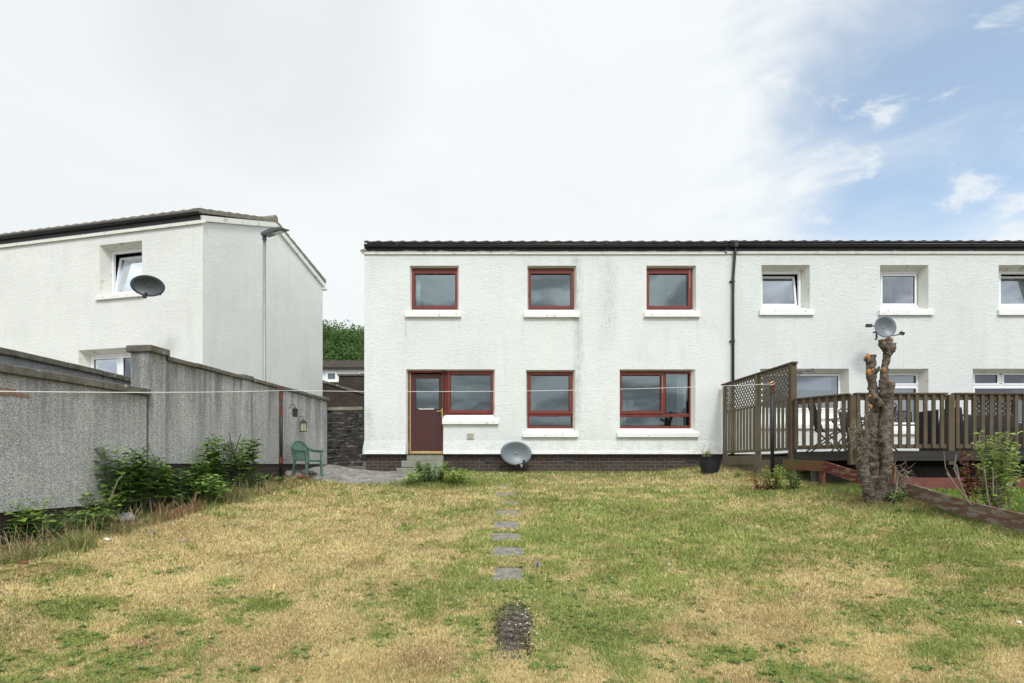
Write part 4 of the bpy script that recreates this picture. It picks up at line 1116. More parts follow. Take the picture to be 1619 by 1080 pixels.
# pillars
for (va, vb, nm, hz) in ((5.53, 5.86, 'end pier', 1.66), (3.28, 3.55, 'middle pier', 1.61), (0.0, .3, 'gate pier', 1.58)):
    (x1_, y1_), (x2_, y2_) = wall_xy(va), wall_xy(vb)
    q = MB(); slab_between(q, Vector((x1_, y1_, 0)), Vector((x2_, y2_, 0)), out, -.27, .035, .0 if vb < 5 else -.9, hz); q.build('pier', M['dash'], t, bevel=.01)
def coping_run(t, v0, v1, z, h, o0, o1, pieces, jit=.006):
    for i in range(pieces):
        a = v0 + (v1 - v0) * i / pieces + .004; b = v0 + (v1 - v0) * (i + 1) / pieces - .004
        (x1_, y1_), (x2_, y2_) = wall_xy(a), wall_xy(b)
        q = MB(); dz = random.uniform(-jit, jit)
        slab_between(q, Vector((x1_, y1_, 0)), Vector((x2_, y2_, 0)), out, o0 + random.uniform(-jit, jit), o1 + random.uniform(-jit, jit), z + dz, z + h + dz)
        q.build('coping', M['coping'], t, bevel=.012)
coping_run(t, .32, 3.26, 1.60, .07, -.29, .05, 4); coping_run(t, 3.57, 5.51, 1.60, .07, -.29, .05, 3)
coping_run(t, 5.50, 5.90, 1.66, .10, -.32, .085, 1); coping_run(t, 3.25, 3.58, 1.61, .085, -.31, .07, 1); coping_run(t, -.04, .31, 1.585, .085, -.31, .07, 1)
# low wall
t2, A, B, dv, out = wall_along('garden_wall', 5.93, 12.5, .25, -1, 1, M['dash'], 'low grey pebbledash garden wall with lichened coping, nearest the viewer')
q = MB(); slab_between(q, A, B, out, -.22, .045, -.52, 1.0); q.build('render', M['dash'], t2)
q = MB(); slab_between(q, A, B, out, -.20, .02, -1.9, -.52); q.build('underbuild', M['brick_dark'], t2)
coping_run(t2, 5.90, 12.5, 1.0, .10, -.26, .10, 8)
# exposed brick where the render has fallen off near the top
vpat = 7.86; (xa, ya) = wall_xy(vpat); 
q = MB(); c0 = Vector((xa, ya, 0)) + out * .047
for k in range(3):
    a = c0 + dv * (-.05 - .22 * k); q.v += []
ol = [(-.20, .0), (-.16, .045), (.0, .055), (.05, .02), (.16, .018), (.18, -.01), (.10, -.022), (-.02, -.018), (-.15, -.03)]
Mw = Matrix(((dv.x, out.x, 0, c0.x), (dv.y, out.y, 0, c0.y), (0, 0, 1, .79), (0, 0, 0, 1)))
q.prism(ol, -.01, .006, Mw); q.build('exposed_brick', simple('orange_exposed_brick', (.27, .16, .115), .9, var=.3, scale=20), t2)
# parallel wall across the lane
t3 = thing('boundary_wall', (-7.3, 8, -1), 'blue grey pebbledash wall with coping running behind the low garden wall', 'wall')
q = MB(); q.box(-7.45, -7.2, 4.5, 13.6, -1.6, 1.56); q.build('render', M['dash2'], t3)
for i in range(10):
    q = MB(); dz = random.uniform(-.006, .006); q.box(-7.50, -7.14, 4.5 + .91 * i + .004, 4.5 + .91 * (i + 1) - .004, 1.56 + dz, 1.65 + dz); q.build('coping', M['coping'], t3, bevel=.012)
# dark walls up the lane
t4 = thing('lane_wall', (-6, 20, 0), 'dark brown brick wall rising behind the gate, with sloping coping', 'wall')
def pz(px, py, Z): v = P(px, py, Z); return v.x, v.z
q = MB(); Zw = 19.0
pts = [pz(470, 594, Zw), pz(504, 603, Zw), pz(557, 619, Zw), pz(600, 630, Zw)]
q.prism([(pts[0][0], -1.5)] + pts + [(pts[-1][0], -1.5)], Zw, Zw + .25); q.build('brickwork', M['darkwall'], t4)
q = MB()
for a, b in zip(pts, pts[1:]): q.bar((a[0], Zw + .12, a[1] + .04), (b[0], Zw + .12, b[1] + .04), .34, .07)
q.build('coping', M['coping'], t4)
t5 = thing('lane_wall', (-6, 24, 0), 'taller dark brown brick wall just below the distant bungalow', 'wall')
q = MB(); Zw = 24.0; (xa, za) = pz(535.5, 594.2, Zw); (xb, zb_) = pz(620, 592.5, Zw); (xc, zc) = pz(535.5, 604, Zw); (xd, zd) = pz(460, 601, Zw)
q.prism([(xd, -1), (xd, zc), (xa, zc), (xa, za), (xb, zb_), (xb, -1)], Zw, Zw + .3); q.build('brickwork', M['darkwall'], t5)
q = MB(); q.box(xa - .04, xb, Zw - .05, Zw + .35, za + .002, za + .07); q.build('coping', M['coping'], t5)

# ================================================================== hill and wood
hx = np.linspace(-160, 40, 41); hy = np.linspace(60, 260, 41)
def hillz(x, y): return 2 + 36 * ss(70, 190, y) - .00 * x + 6 * ss(-40, -120, x) + 1.5 * np.sin(x * .05)
ho, _, _ = grid_mesh('hill', hx, hy, lambda x, y: hillz(x, y) * ss(60, 75, y) - 1.0, M['earth']); tag(ho, kind='structure')
def leaves_np(centers, sizes, nrm_jit, aspect, up_bias=.3):
    n = len(centers); d1 = RNG.normal(size=(n, 3)); d1[:, 2] *= .6; d1 /= np.linalg.norm(d1, axis=1)[:, None]
    d2 = np.cross(d1, RNG.normal(size=(n, 3))); d2 /= np.linalg.norm(d2, axis=1)[:, None]
    s_ = sizes[:, None]
    V = np.stack([centers - d1 * s_, centers + d2 * s_ * aspect, centers + d1 * s_, centers - d2 * s_ * aspect], 1)
    return V
CV = []; CT = []
for i in range(230):
    cy = 84 + 120 * random.random(); cx = (random.uniform(440, 640) - 809.5) / 900 * cy
    cz = float(hillz(np.array(cx), np.array(cy))) + 1.5; r = random.uniform(2.6, 4.8) * (.8 + cy / 300)
    n = 1100; dd = RNG.normal(size=(n, 3)); dd /= np.linalg.norm(dd, axis=1)[:, None]
    lump = 1 + .26 * np.sin(dd[:, 0] * 5 + i) * np.cos(dd[:, 1] * 4 + i * 2) + .12 * np.sin(dd[:, 2] * 9 + i)
    rr = r * (.72 + .28 * RNG.random(n)) * lump
    c = np.array((cx, cy, cz)) + dd * rr[:, None] * np.array((1, 1, .95))
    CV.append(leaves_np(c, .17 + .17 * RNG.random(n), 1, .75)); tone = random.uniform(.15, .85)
    CT.append(np.repeat(np.clip(tone + .3 * (RNG.random(n) - .5) + .12 * dd[:, 2], 0, 1), 4))  # leaves toned lighter towards each crown's top, shading put into the colour
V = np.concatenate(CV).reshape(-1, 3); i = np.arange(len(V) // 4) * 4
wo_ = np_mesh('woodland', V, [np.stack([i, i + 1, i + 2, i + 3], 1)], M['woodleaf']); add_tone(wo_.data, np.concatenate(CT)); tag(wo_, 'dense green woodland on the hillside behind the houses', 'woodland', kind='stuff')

# ================================================================== street lamp
lp = P(418, 600, 13.0)
sl = thing('street_lamp', (lp.x, lp.y, -.4), 'slim grey street lamp with flat angled head rising behind the garden wall', 'street lamp')
q = MB(); top = P(418, 373, 13.0).z; q.tube([(lp.x, lp.y, -.4), (lp.x, lp.y, .9), (lp.x, lp.y, .95), (lp.x, lp.y, top)], [.062, .062, .040, .034], 12); q.build('pole', M['galv'], sl, smooth=True)
q = MB(); q.tube([(lp.x, lp.y, top - .10), (lp.x, lp.y, top + .04)], .048, 12); q.build('collar', M['lampgrey'], sl)
Mh = Matrix.Translation((lp.x + .26, lp.y - .06, top + .05)) @ Matrix.Rotation(R(-14), 4, 'Z') @ Matrix.Rotation(R(-9), 4, 'Y') @ Matrix.Rotation(R(12), 4, 'X')
q = MB()
ol = [(-.27, .0), (-.25, .045), (.0, .075), (.22, .05), (.30, .012), (.30, -.005), (-.16, -.02), (-.27, -.02)]
q.prism(ol, -.15, .15, Mh); hd = q.build('lamp_head', M['lampgrey'], sl, bevel=.012)
q = MB(); q.box(-.02, .20, -.10, .10, -.030, -.012, Mh); q.build('lens', M['lampglass'], hd)

# ================================================================== satellite dishes
def dish(loc, rx, rz, yaw, pitch, label, m=M['dish'], arm=True, roll=0, lnbs=((0, 0),), bracket=None, armlen=.42, armdir=(0, -1, -.35)):
    t = thing('satellite_dish', tuple(loc), label, 'satellite dish')
    Mx = Matrix.Translation(loc) @ Matrix.Rotation(R(yaw), 4, 'Z') @ Matrix.Rotation(R(pitch), 4, 'X') @ Matrix.Rotation(R(roll), 4, 'Y')
    q = MB(); n = 40; rings = 6
    idx = []
    for k in range(rings + 1):
        u = k / rings; row = []
        for j in range(n):
            th = 2 * math.pi * j / n
            e = 1 + .03 * math.cos(2 * th + .6)
            p_ = Mx @ Vector((rx * u * math.cos(th) * e, .085 * (1 - u * u), rz * u * math.sin(th) * e))
            row.append(len(q.v)); q.v.append(tuple(p_))
        idx.append(row)
    for k in range(rings):
        for j in range(n):
            q.f.append((idx[k][j], idx[k][(j + 1) % n], idx[k + 1][(j + 1) % n], idx[k + 1][j])); q.m.append(0)
    r_ = q.build('reflector', m, t, smooth=True, recalc=False); sm = r_.modifiers.new('t', 'SOLIDIFY'); sm.thickness = .008
    q = MB(); q.tube([Mx @ Vector((rx * 1.0 * math.cos(2 * math.pi * j / n) * (1 + .03 * math.cos(4 * math.pi * j / n + .6)), 0, rz * math.sin(2 * math.pi * j / n) * (1 + .03 * math.cos(4 * math.pi * j / n + .6)))) for j in range(n)], .007, 6, closed=True); q.build('rim', m, t)
    q = MB(); q.box(-.03, .03, .09, .14, -.09, .09, Mx); q.bar(Mx @ Vector((0, .12, -.02)), Mx @ Vector((0, .12, -.02)) + Vector((bracket or (0, .15, -.1))), .035, .035); q.build('bracket', M['black'], t)
    base_ = Mx @ Vector((0, .06, -rz * .96))
    for k, (dx, dz) in enumerate(lnbs):
        tip = Mx @ Vector((dx, -armlen, -rz * .98 + dz))
        q = MB(); q.bar(base_, tip, .022, .022); a_ = q.build('arm', M['black'], t)
        q = MB(); q.tube([tip + Vector((0, -.02, .0)), tip + (Mx.to_3x3() @ Vector((0, .10, .055)))], [.026, .034], 10); q.box(-.03, .03, -.05, .03, -.05, .03, Matrix.Translation(tip)); q.build('receiver', M['black'], a_, bevel=.004)
    return t
d1_ = P(816, 716.5, 14.10)
dish(d1_, .372, .305, 8, -8, 'large grey satellite dish fixed low on the plinth beside the kitchen window', lnbs=((.155, .02),), bracket=(.0, .10, -.02), armlen=.30)
q = MB(); e_ = P(823, 733, 13.75); q.tube([e_ + Vector((0, 0, 0)), e_ + Vector((.012, 0, -.06)), e_ + Vector((.03, 0, -.085)), e_ + Vector((.04, .0, -.02))], .007, 6)
tag(q.build('dangling_cable', M['white']), 'short loop of white cable hanging below the low grey dish', 'cable')
d2_ = P(233.5, 452, 13.0)
dish(d2_, .345, .235, 12, 14, 'dark oval satellite dish below the upper window of the left house', m=M['dish2'], lnbs=((.0, .0),), bracket=(.10, .25, -.10), armlen=.22)
d3_ = P(1400, 516.5, 13.75)
t_ = dish(d3_, .245, .272, -2, -4, 'pale grey satellite dish mounted on the wall above the tree stump', lnbs=(), bracket=(-.08, .22, -.04), armlen=.30)
q = MB(); a0 = P(1386, 516, 13.9); a1 = P(1374, 515, 13.55); q.bar(a0, a1, .025, .025); q.box(-.07, .06, -.03, .03, -.035, .035, Matrix.Translation(a1)); q.build('receiver', M['black'], t_)
q = MB(); a0 = P(1386, 520, 13.95); q.tube([a0, P(1386, 535, 13.98), P(1384, 537, 14.05)], .02, 8); q.build('mast', M['black'], t_)
q = MB(); q.tube([P(1412, 531, 13.7), P(1421, 529, 13.4), P(1428, 527, 13.25)], .013, 8); q.box(-.045, .05, -.03, .03, -.03, .03, Matrix.Translation(P(1426, 527, 13.25)) @ Matrix.Rotation(R(20), 4, 'Y')); q.build('receiver', M['black'], t_)

# ================================================================== gate
GYY = 14.30
def gp(x, y, Z=GYY): return (x - 809.5) / 900 * Z, (735 - y) / 900 * Z
gt_ = thing('garden_gate', (gp(545, 738)[0], GYY, gp(545, 740)[1]), 'tall black horizontal board gate with a bleached top rail between wall and house', 'gate')
rows_ = [(652, 657, 1), (661, 671, 0), (673, 681, 0), (684.5, 691, 1), (692.5, 698, 0), (700, 707, 0), (711, 716, 0), (718, 724.5, 0), (727, 737, 0)]
for i, (ya, yb, k) in enumerate(rows_):
    q = MB(); xa, za = gp(517.5, yb); xb, zb_ = gp(572.5, ya); dz = random.uniform(-.004, .004)
    q.bar((xa, GYY, (za + zb_) / 2 + dz), (xb, GYY, (za + zb_) / 2 - dz + .006), .024, zb_ - za); q.build('board', M['gatewood'], gt_, bevel=.003)
q = MB(); xa, za = gp(518, 648.5); xb, zb_ = gp(573, 643.5); q.bar((xa, GYY - .02, (za + zb_) / 2 - .01), (xb, GYY - .02, (za + zb_) / 2), .07, zb_ - za); q.build('top_rail', M['gatetop'], gt_, bevel=.004)
for xs_ in ((517.5, 523), (567, 572.5)):
    q = MB(); xa, za = gp(xs_[0], 737); xb, zb_ = gp(xs_[1], 648.6); q.box(xa, xb, GYY + .014, GYY + .06, za, zb_); q.build('stile', M['gatewood'], gt_)
q = MB(); q.bar((gp(520, 730)[0], GYY + .035, gp(520, 730)[1]), (gp(568, 655)[0], GYY + .035, gp(568, 655)[1]), .03, .09); q.build('brace', M['gatewood'], gt_)
for (cx, cy) in ((519.5, 658), (570, 658), (519.5, 696)):
    q = MB(); xa, za = gp(cx, cy); q.box(xa - .04, xa + .04, GYY - .022, GYY - .013, za - .05, za + .05); q.build('fixing_plate', M['fascia'], gt_)
q = MB(); xa, za = gp(562, 679); q.box(xa - .09, xa + .07, GYY - .05, GYY - .014, za - .02, za + .02); q.build('bolt', M['fascia'], gt_)
q = MB(); xa, za = gp(514, 745); q.box(xa - .05, xa + .05, GYY - .05, GYY + .06, za - .05, gp(0, 642)[1]); tag(q.build('gate_post', M['gatewood'], bevel=.006), 'black timber gate post at the end of the pebbledash wall', 'post')
q = MB()
for i in range(26):
    a = (random.uniform(524, 566), random.uniform(660, 735)); b_ = (a[0] + random.uniform(-10, 10), a[1] - random.uniform(4, 14)); pa = gp(*a); pb = gp(*b_)
    q.tube([(pa[0], GYY + .10, pa[1]), ((pa[0] + pb[0]) / 2 + .02, GYY + .12, (pa[1] + pb[1]) / 2), (pb[0], GYY + .10, pb[1])], .004, 4)
tag(q.build('dead_creeper', M['twig']), 'thin dead creeper stems tangled behind the black gate', 'creeper', kind='stuff')

# ================================================================== clothes poles and line
def pole(px, ytop, ybot, Z, label, rust_top=.09):
    a = P(px, ytop, Z); b_ = P(px, ybot, Z); zb_ = G(b_.x, b_.y) - .05
    t = thing('clothes_pole', (a.x, a.y, zb_), label, 'clothes pole', 'clothes poles holding the washing line')
    q = MB(); q.tube([(a.x, a.y, zb_), (a.x, a.y, a.z - .08)], .036, 12); q.build('post', M['blackrust'], t, smooth=True)
    q = MB(); q.tube([(a.x, a.y, a.z - .28), (a.x, a.y, a.z)], .041, 12); q.build('rusty_cap', M['rust'], t)
    return t, a
pl1, pa1 = pole(444.3, 611, 755, 11.4, 'black iron clothes pole with rusty top standing beside the pebbledash wall')
q = MB(); q.tube([(pa1.x, pa1.y, .03), (pa1.x, pa1.y, .16)], .044, 12); q.build('rust_patch', M['rust'], pl1); q = MB(); q.tube([(pa1.x, pa1.y, .95), (pa1.x, pa1.y, 1.2)], .0375, 12); q.build('rust_patch', M['rust'], pl1); q = MB(); q.tube([(pa1.x - .02, pa1.y, .09), (pa1.x + .12, pa1.y - .02, .10)], .008, 6); q.build('peg', M['rust'], pl1)
pl2, pa2 = pole(1221, 600, 728, 11.6, 'black iron clothes pole with rusty top standing in front of the lattice fence')
hk = P(1221, 607.5, 11.6)
q = MB(); q.tube([hk + Vector((-.10, -.05, .02)), hk + Vector((-.05, -.05, -.03)), hk + Vector((.02, -.05, .0)), hk + Vector((.0, -.05, .05)), hk + Vector((-.06, -.05, .02))], .012, 6); q.build('line_hook', M['gold'], pl2)
ln = MB(); A_ = P(-160, 616.5, 5.0); B_ = P(444.3, 617.6, 11.36); 
ln.tube([A_.lerp(B_, i / 16) + Vector((0, 0, -.03 * (1 - (2 * i / 16 - 1) ** 2))) for i in range(17)], .0068, 6)
C_ = P(1219, 607.5, 11.55)
ln.tube([B_.lerp(C_, i / 30) + Vector((0, -.03, -.075 * (1 - (2 * i / 30 - 1) ** 2))) for i in range(31)], .0048, 6)
tag(ln.build('washing_line', M['line'], smooth=True), 'thin white washing line strung across the whole garden', 'washing line')

# ================================================================== green plastic chair
cb = P(486, 750, 12.15); cb.z = G(cb.x, cb.y) + .03
ch = thing('garden_chair', (cb.x, cb.y, cb.z), 'green moulded plastic garden chair standing against the pebbledash wall by the gate', 'chair', rz=R(62)); ch.scale = (.88, .88, .88)
def chair(parent):
    mm = M['greenplastic']
    # local: chair faces -y
    q = LB(); o = []
    n = 10
    for i in range(n + 1):
        th = math.pi * (i / n); 
    q.box(-.22, .22, -.23, .20, .405, .43); q.box(-.23, .23, -.245, -.22, .375, .43); q.build('seat', mm, parent, bevel=.012)
    for s_ in (-1, 1):
        q = LB(); q.tube([(s_ * .235, -.235, 0), (s_ * .225, -.215, .42), (s_ * .255, -.20, .63)], [.032, .030, .026], 6); q.build('leg', mm, parent)
        q = LB(); q.tube([(s_ * .225, .27, 0), (s_ * .20, .20, .42), (s_ * .245, .22, .60)], [.030, .030, .024], 6); q.build('leg', mm, parent)
        q = LB(); q.tube([(s_ * .255, -.23, .635), (s_ * .268, -.05, .645), (s_ * .262, .12, .66), (s_ * .235, .24, .72)], [.034, .036, .034, .028], 6)
        q.build('armrest', mm, parent)
    # back: arched frame with slots
    pts = []
    for i in range(17):
        th = math.pi * i / 16; pts.append((.245 * math.cos(th), .25 + .07 * math.sin(th), .66 + .22 * math.sin(th)))
    q = LB(); q.tube([(.22, .20, .42)] + pts + [(-.22, .20, .42)], .030, 6); q.build('back_frame', mm, parent)
    q = LB()
    for k in range(5):
        xk = -.15 + .075 * k; q.bar((xk * .85, .21, .43), (xk, .31, .66 + .21 * math.sqrt(max(0, 1 - (xk / .245) ** 2))), .046, .014, up=(0, 1, 0))
    q.build('back_slats', mm, parent)
    q = LB(); q.box(-.21, .21, .235, .255, .56, .62); q.build('back_rail', mm, parent)
chair(ch)
# cane leaning
q = MB(); q.tube([P(468, 745, 12.7), P(471, 690, 12.9), P(474, 652, 13.2)], [.014, .013, .012], 6)
tag(q.build('garden_cane', M['cane']), 'dark wooden cane leaning on the wall behind the green chair', 'cane')
# lanterns
def lantern(px, py, Z, h, label, pale_glass=False):
    c = P(px, py, Z); t = thing('wall_lantern', tuple(c), label, 'lantern')
    q = MB(); r_ = h * .28
    q.lathe([(0, h * .62), (r_ * .35, h * .5), (r_ * 1.15, h * .32), (r_ * 1.15, h * .28)], c, 6); q.lathe([(r_ * 1.0, -h * .40), (r_ * 1.05, -h * .46), (0, -h * .5)], c, 6)
    for k in range(6):
        th = k * math.pi / 3; q.tube([c + Vector((r_ * math.cos(th), r_ * math.sin(th), -h * .42)), c + Vector((r_ * math.cos(th), r_ * math.sin(th), h * .3))], .004, 4)
    q.build('frame', M['lantern'], t)
    q = MB(); q.lathe([(r_ * .82, -h * .40), (r_ * .82, h * .28)], c, 6); q.build('glass', M['lantern_glass'] if pale_glass else M['lantern'], t)  # yellowed glass where asked for, otherwise the dark frame paint
    q = MB(); q.tube([c + Vector((0, 0, h * .6)), c + Vector((-.03, 0, h * .85)), c + Vector((-.10, .02, h * .8)), c + Vector((-.13, .03, h * .4))], .007, 5); q.build('hook', M['lantern'], t)
    return t
lantern(466.5, 652, 12.05, .20, 'dark wall lantern on the pebbledash wall, the upper one left of the cane')
lantern(479.5, 674, 12.75, .27, 'wall lantern with yellowed glass hanging above the green chair', True)

# ================================================================== path, rubble, stones
def rough_slab(name, cx, cy, hw, hd, zt, m_, lbl=None, cat=None, group=None, th=.05, n=22, jit=.07, rz=0, tilt=None):
    q = MB(); ang = [2 * math.pi * i / n for i in range(n)]
    def sup(a): 
        c, s_ = math.cos(a), math.sin(a); k = (abs(c) ** 5 + abs(s_) ** 5) ** (-1 / 5); return c * k, s_ * k
    rim = []
    for a in ang:
        c, s_ = sup(a); j = 1 + random.uniform(-jit, jit * .4); rim.append((cx + hw * c * j, cy + hd * s_ * j))
    zf = tilt or (lambda x, y: zt)
    i0 = len(q.v)
    q.v += [(x, y, zf(x, y) - th) for x, y in rim] + [(x, y, zf(x, y) - .006) for x, y in rim] + [(cx + (x - cx) * .95, cy + (y - cy) * .95, zf(x, y)) for x, y in rim] + [(cx, cy, zf(cx, cy))]
    for a, b_ in ((0, n), (n, 2 * n)):
        for k in range(n): q.f.append((i0 + a + k, i0 + a + (k + 1) % n, i0 + b_ + (k + 1) % n, i0 + b_ + k)); q.m.append(0)
    for k in range(n): q.f.append((i0 + 2 * n + k, i0 + 2 * n + (k + 1) % n, i0 + 3 * n)); q.m.append(0)
    o = q.build(name, m_)
    if lbl: tag(o, lbl, cat, group)
    return o
names_ = ['nearest and largest square stepping stone in the lawn', 'second stepping stone from the viewer', 'third stepping stone from the viewer', 'fourth stepping stone from the viewer', 'fifth stepping stone from the viewer', 'sixth stepping stone from the viewer, half the width of the near ones', 'narrow stepping stone second from the house', 'small overgrown stepping stone nearest the house']
for (X, Z, hw, hd), nm_ in zip(SLABS, names_):
    rough_slab('stepping_stone', X, Z, hw, hd, 0, M['slab'], nm_, 'stepping stone', 'stepping stones leading to the house', tilt=lambda x, y: G(x, y) + .012)
# crumbling mat of old slab near the viewer
def worn():
    n = 5200; px = 812 + 34 * RNG.normal(size=n) * .6; py = 1000 + 46 * RNG.normal(size=n) * .7
    mx_, my_ = [], []
    k = (np.abs((px - 812) / 32) ** 3 + np.abs((py - 1000) / 44) ** 3) < 1.15
    return throw(px[k], py[k])
cx_, cy_ = throw(np.array([811.0]), np.array([1000.0])); cx_, cy_ = float(cx_[0]), float(cy_[0])
M['oldslab'] = stone('crumbled_dark_slab', (.085, .077, .066), (.20, .18, .155), (.30, .29, .27), .7, 2.2)
q = MB(); nx_, ny_ = 26, 60; hw_, hd_ = .115, .64
for j in range(ny_ + 1):
    for i in range(nx_ + 1):
        u = -1 + 2 * i / nx_; v = -1 + 2 * j / ny_; e = 1 - max(abs(u), abs(v)) ** 6
        x = cx_ + u * hw_ * (1 + .18 * math.sin(v * 5) + .12 * math.sin(v * 13)) + .02 * math.sin(v * 4); y = cy_ + v * hd_
        q.v.append((x, y, G(x, y) - .012 + .022 * e + .016 * (math.sin(v * 34 + 1.4 * math.sin(u * 3)) * .6 + random.uniform(-.6, .6)) * e))
for j in range(ny_):
    for i in range(nx_):
        a = j * (nx_ + 1) + i; q.f.append((a, a + 1, a + nx_ + 2, a + nx_ + 1)); q.m.append(0)
tag(q.build('worn_slab', M['oldslab'], recalc=False), 'long dark crumbling slab sunk in the grass close to the viewer', 'slab')
# crumbs
x, y = worn(); n = len(x)
rr = .0025 + .0045 * RNG.random(n); z = ground(x, y) + .012
ctr = np.stack([x, y, z], 1); V = np.repeat(ctr[:, None], 4, 1); off = RNG.normal(size=(n, 4, 3)) * rr[:, None, None]; V = V + off
i = np.arange(n) * 4
co_ = np_mesh('debris', V.reshape(-1, 3), [np.stack([i, i + 1, i + 2], 1), np.stack([i, i + 2, i + 3], 1), np.stack([i, i + 3, i + 1], 1), np.stack([i + 1, i + 3, i + 2], 1)], M['blade'])
cv = RNG.random(n)[:, None]; pal = np.where(cv < .45, np.array([[.07, .058, .048]]), np.where(cv < .8, np.array([[.20, .17, .12]]), np.array([[.34, .28, .17]])))
add_color(co_.data, np.repeat(pal, 4, 0)); tag(co_, 'loose soil crumbs and dry bits scattered over the worn slab', 'debris', kind='stuff')

# house path: irregular old slabs, lawn side crumbling
path = MB(); nxp = 60; nyp = 22
def pathz(x, y): return float(ground(x, y)) + .035
x0p, x1p = -5.0, -1.75
for j in range(nyp + 1):
    for i in range(nxp + 1):
        x = x0p + (x1p - x0p) * i / nxp; v = j / nyp
        yf = 12.42 + .10 * math.sin(x * 3) + .06 * math.sin(x * 9.1) + .35 * float(ss(-4.1, -5.0, np.array(x)))
        y = yf + (14.6 - yf) * v
        y -= 0
        z_ = pathz(x, y) + .02 * float(fbm(np.array(x * 2.5), np.array(y * 2.5), 3) - .5) * 2
        if j == 0: z_ -= .12
        path.v.append((x, y, z_))
for j in range(nyp):
    for i in range(nxp):
        a = j * (nxp + 1) + i; path.f.append((a, a + 1, a + nxp + 2, a + nxp + 1)); path.m.append(0)
po = path.build('path', M['path'], recalc=False); tag(po, kind='structure')
rub = [(470, 752, 12.3, .17, 'rock', 'broken masonry lump at the front left corner of the path'), (484, 755.5, 12.2, .12, 'redrock', 'broken red brick lying at the edge of the path below the green chair'), (458, 758, 12.2, .16, 'rock', 'flat masonry lump beside the base of the clothes pole'),
       (475, 761, 12.0, .11, 'redrock', 'reddish brick piece nearest the lawn beside the path'), (492, 750, 12.6, .15, 'slab', 'pale stone slab fragment in front of the green chair legs'), (502, 758, 12.1, .13, 'slab', 'flat grey stone on the path edge right of the rubble'), (465, 762, 12.0, .07, 'rock', 'small stone in front of the rubble by the clothes pole')]
for (px, py, Z, r_, mk, lb) in rub:
    c = P(px, py, Z); c.z = G(c.x, c.y) + r_ * .22
    q = MB(); q.blob(c, (r_ * random.uniform(.8, 1.1), r_ * .8, r_ * .55), 7, 5, .3); tag(q.build('rubble', M[mk]), lb, 'rubble', 'rubble at the corner of the path')

# ================================================================== pot
pc = P(1122.6, 754, 13.2); pc.z = G(pc.x, pc.y) + .005
pt = thing('flower_pot', tuple(pc), 'round black plastic planter of yellow green weeds by the house corner', 'planter')
q = MB(); q.lathe([(0, 0), (.185, 0), (.225, .18), (.228, .20), (.243, .30), (.25, .31), (.25, .325), (.243, .33), (.262, .345), (.268, .375), (.25, .375), (.238, .30), (.0, .30)], pc, 32); q.build('pot', M['potplastic'], pt, smooth=False)
q = MB(); q.lathe([(0, .325), (.15, .335), (.237, .31)], pc, 20); q.build('soil', M['soil'], pt)

# ================================================================== plants
def leafy(name, loc, label, cat, stems, lsize, lm, sm_, group=None, laspect=.32, droop=.35, density=26, low=.15, up=.5, srad=.006, tone=(.1, .9), jitter=.3, whorl=False, kind=None, pair=None):
    """stems: list of polylines (world). leaves: folded lance shapes along them"""
    t = thing(name, tuple(loc), label, cat, group)
    q = MB(); V = []; T = []; F4 = []
    for st in stems:
        st = [Vector(p) for p in st]; q.tube(st, [srad * (1 - .6 * i / (len(st) - 1)) for i in range(len(st))], 5, cap=False)
        L = sum((b_ - a).length for a, b_ in zip(st, st[1:])); n = max(3, int(L * density)); base_tone = random.uniform(*tone)
        for k in range(n):
            u = low + (1 - low) * (k + random.random() * .5) / n; f = u * (len(st) - 1); i = min(int(f), len(st) - 2); p = st[i].lerp(st[i + 1], f - i)
            az = k * 2.4 + random.random() * .8; l = lsize * random.uniform(.65, 1.15) * (1 - .45 * max(0, u - .6) / .4)
            elev = up * random.uniform(.5, 1.3)
            d = Vector((math.cos(az) * math.cos(elev), math.sin(az) * math.cos(elev), math.sin(elev)))
            side = Vector((-math.sin(az), math.cos(az), random.uniform(-jitter, jitter))).normalized(); nn = d.cross(side)
            wv = l * laspect; b0 = p + d * l * .05; m1 = p + d * l * .5 - Vector((0, 0, l * droop * .15)); tp = p + d * l - Vector((0, 0, l * droop))
            fold = nn * wv * .25
            k0 = len(V)
            if laspect > .45:
                q1 = p + d * l * .22 - Vector((0, 0, l * droop * .04)); q2 = p + d * l * .78 - Vector((0, 0, l * droop * .5)); w1 = wv * .72; w2 = wv * .74
                V += [b0, q1 + side * w1 + fold * .6, m1 + side * wv + fold, q2 + side * w2 + fold * .6, tp, q2 - side * w2 + fold * .6, m1 - side * wv + fold, q1 - side * w1 + fold * .6, m1]
                tn = min(1, max(0, base_tone + random.uniform(-.3, .3) + .25 * (u - .5))); T += [tn] * 9
                F4 += [(k0 + a_, k0 + (a_ + 1) % 8, k0 + 8) for a_ in range(8)]; continue
            V += [b0, m1 + side * wv + fold, tp, m1 - side * wv + fold, m1]
            tn = min(1, max(0, base_tone + random.uniform(-.25, .25) + .25 * (u - .5)))
            T += [tn] * 5; F4 += [(k0, k0 + 1, k0 + 4), (k0 + 1, k0 + 2, k0 + 4), (k0, k0 + 4, k0 + 3), (k0 + 4, k0 + 2, k0 + 3)]
    q.build('stem', sm_, t)
    inv = world_of(t).inverted()
    A3 = np.array([tuple(inv @ v) for v in V]); o = np_mesh('leaves', A3, [np.array(F4)], lm, parent=t); add_tone(o.data, T)
    if kind: t['kind'] = kind
    return t
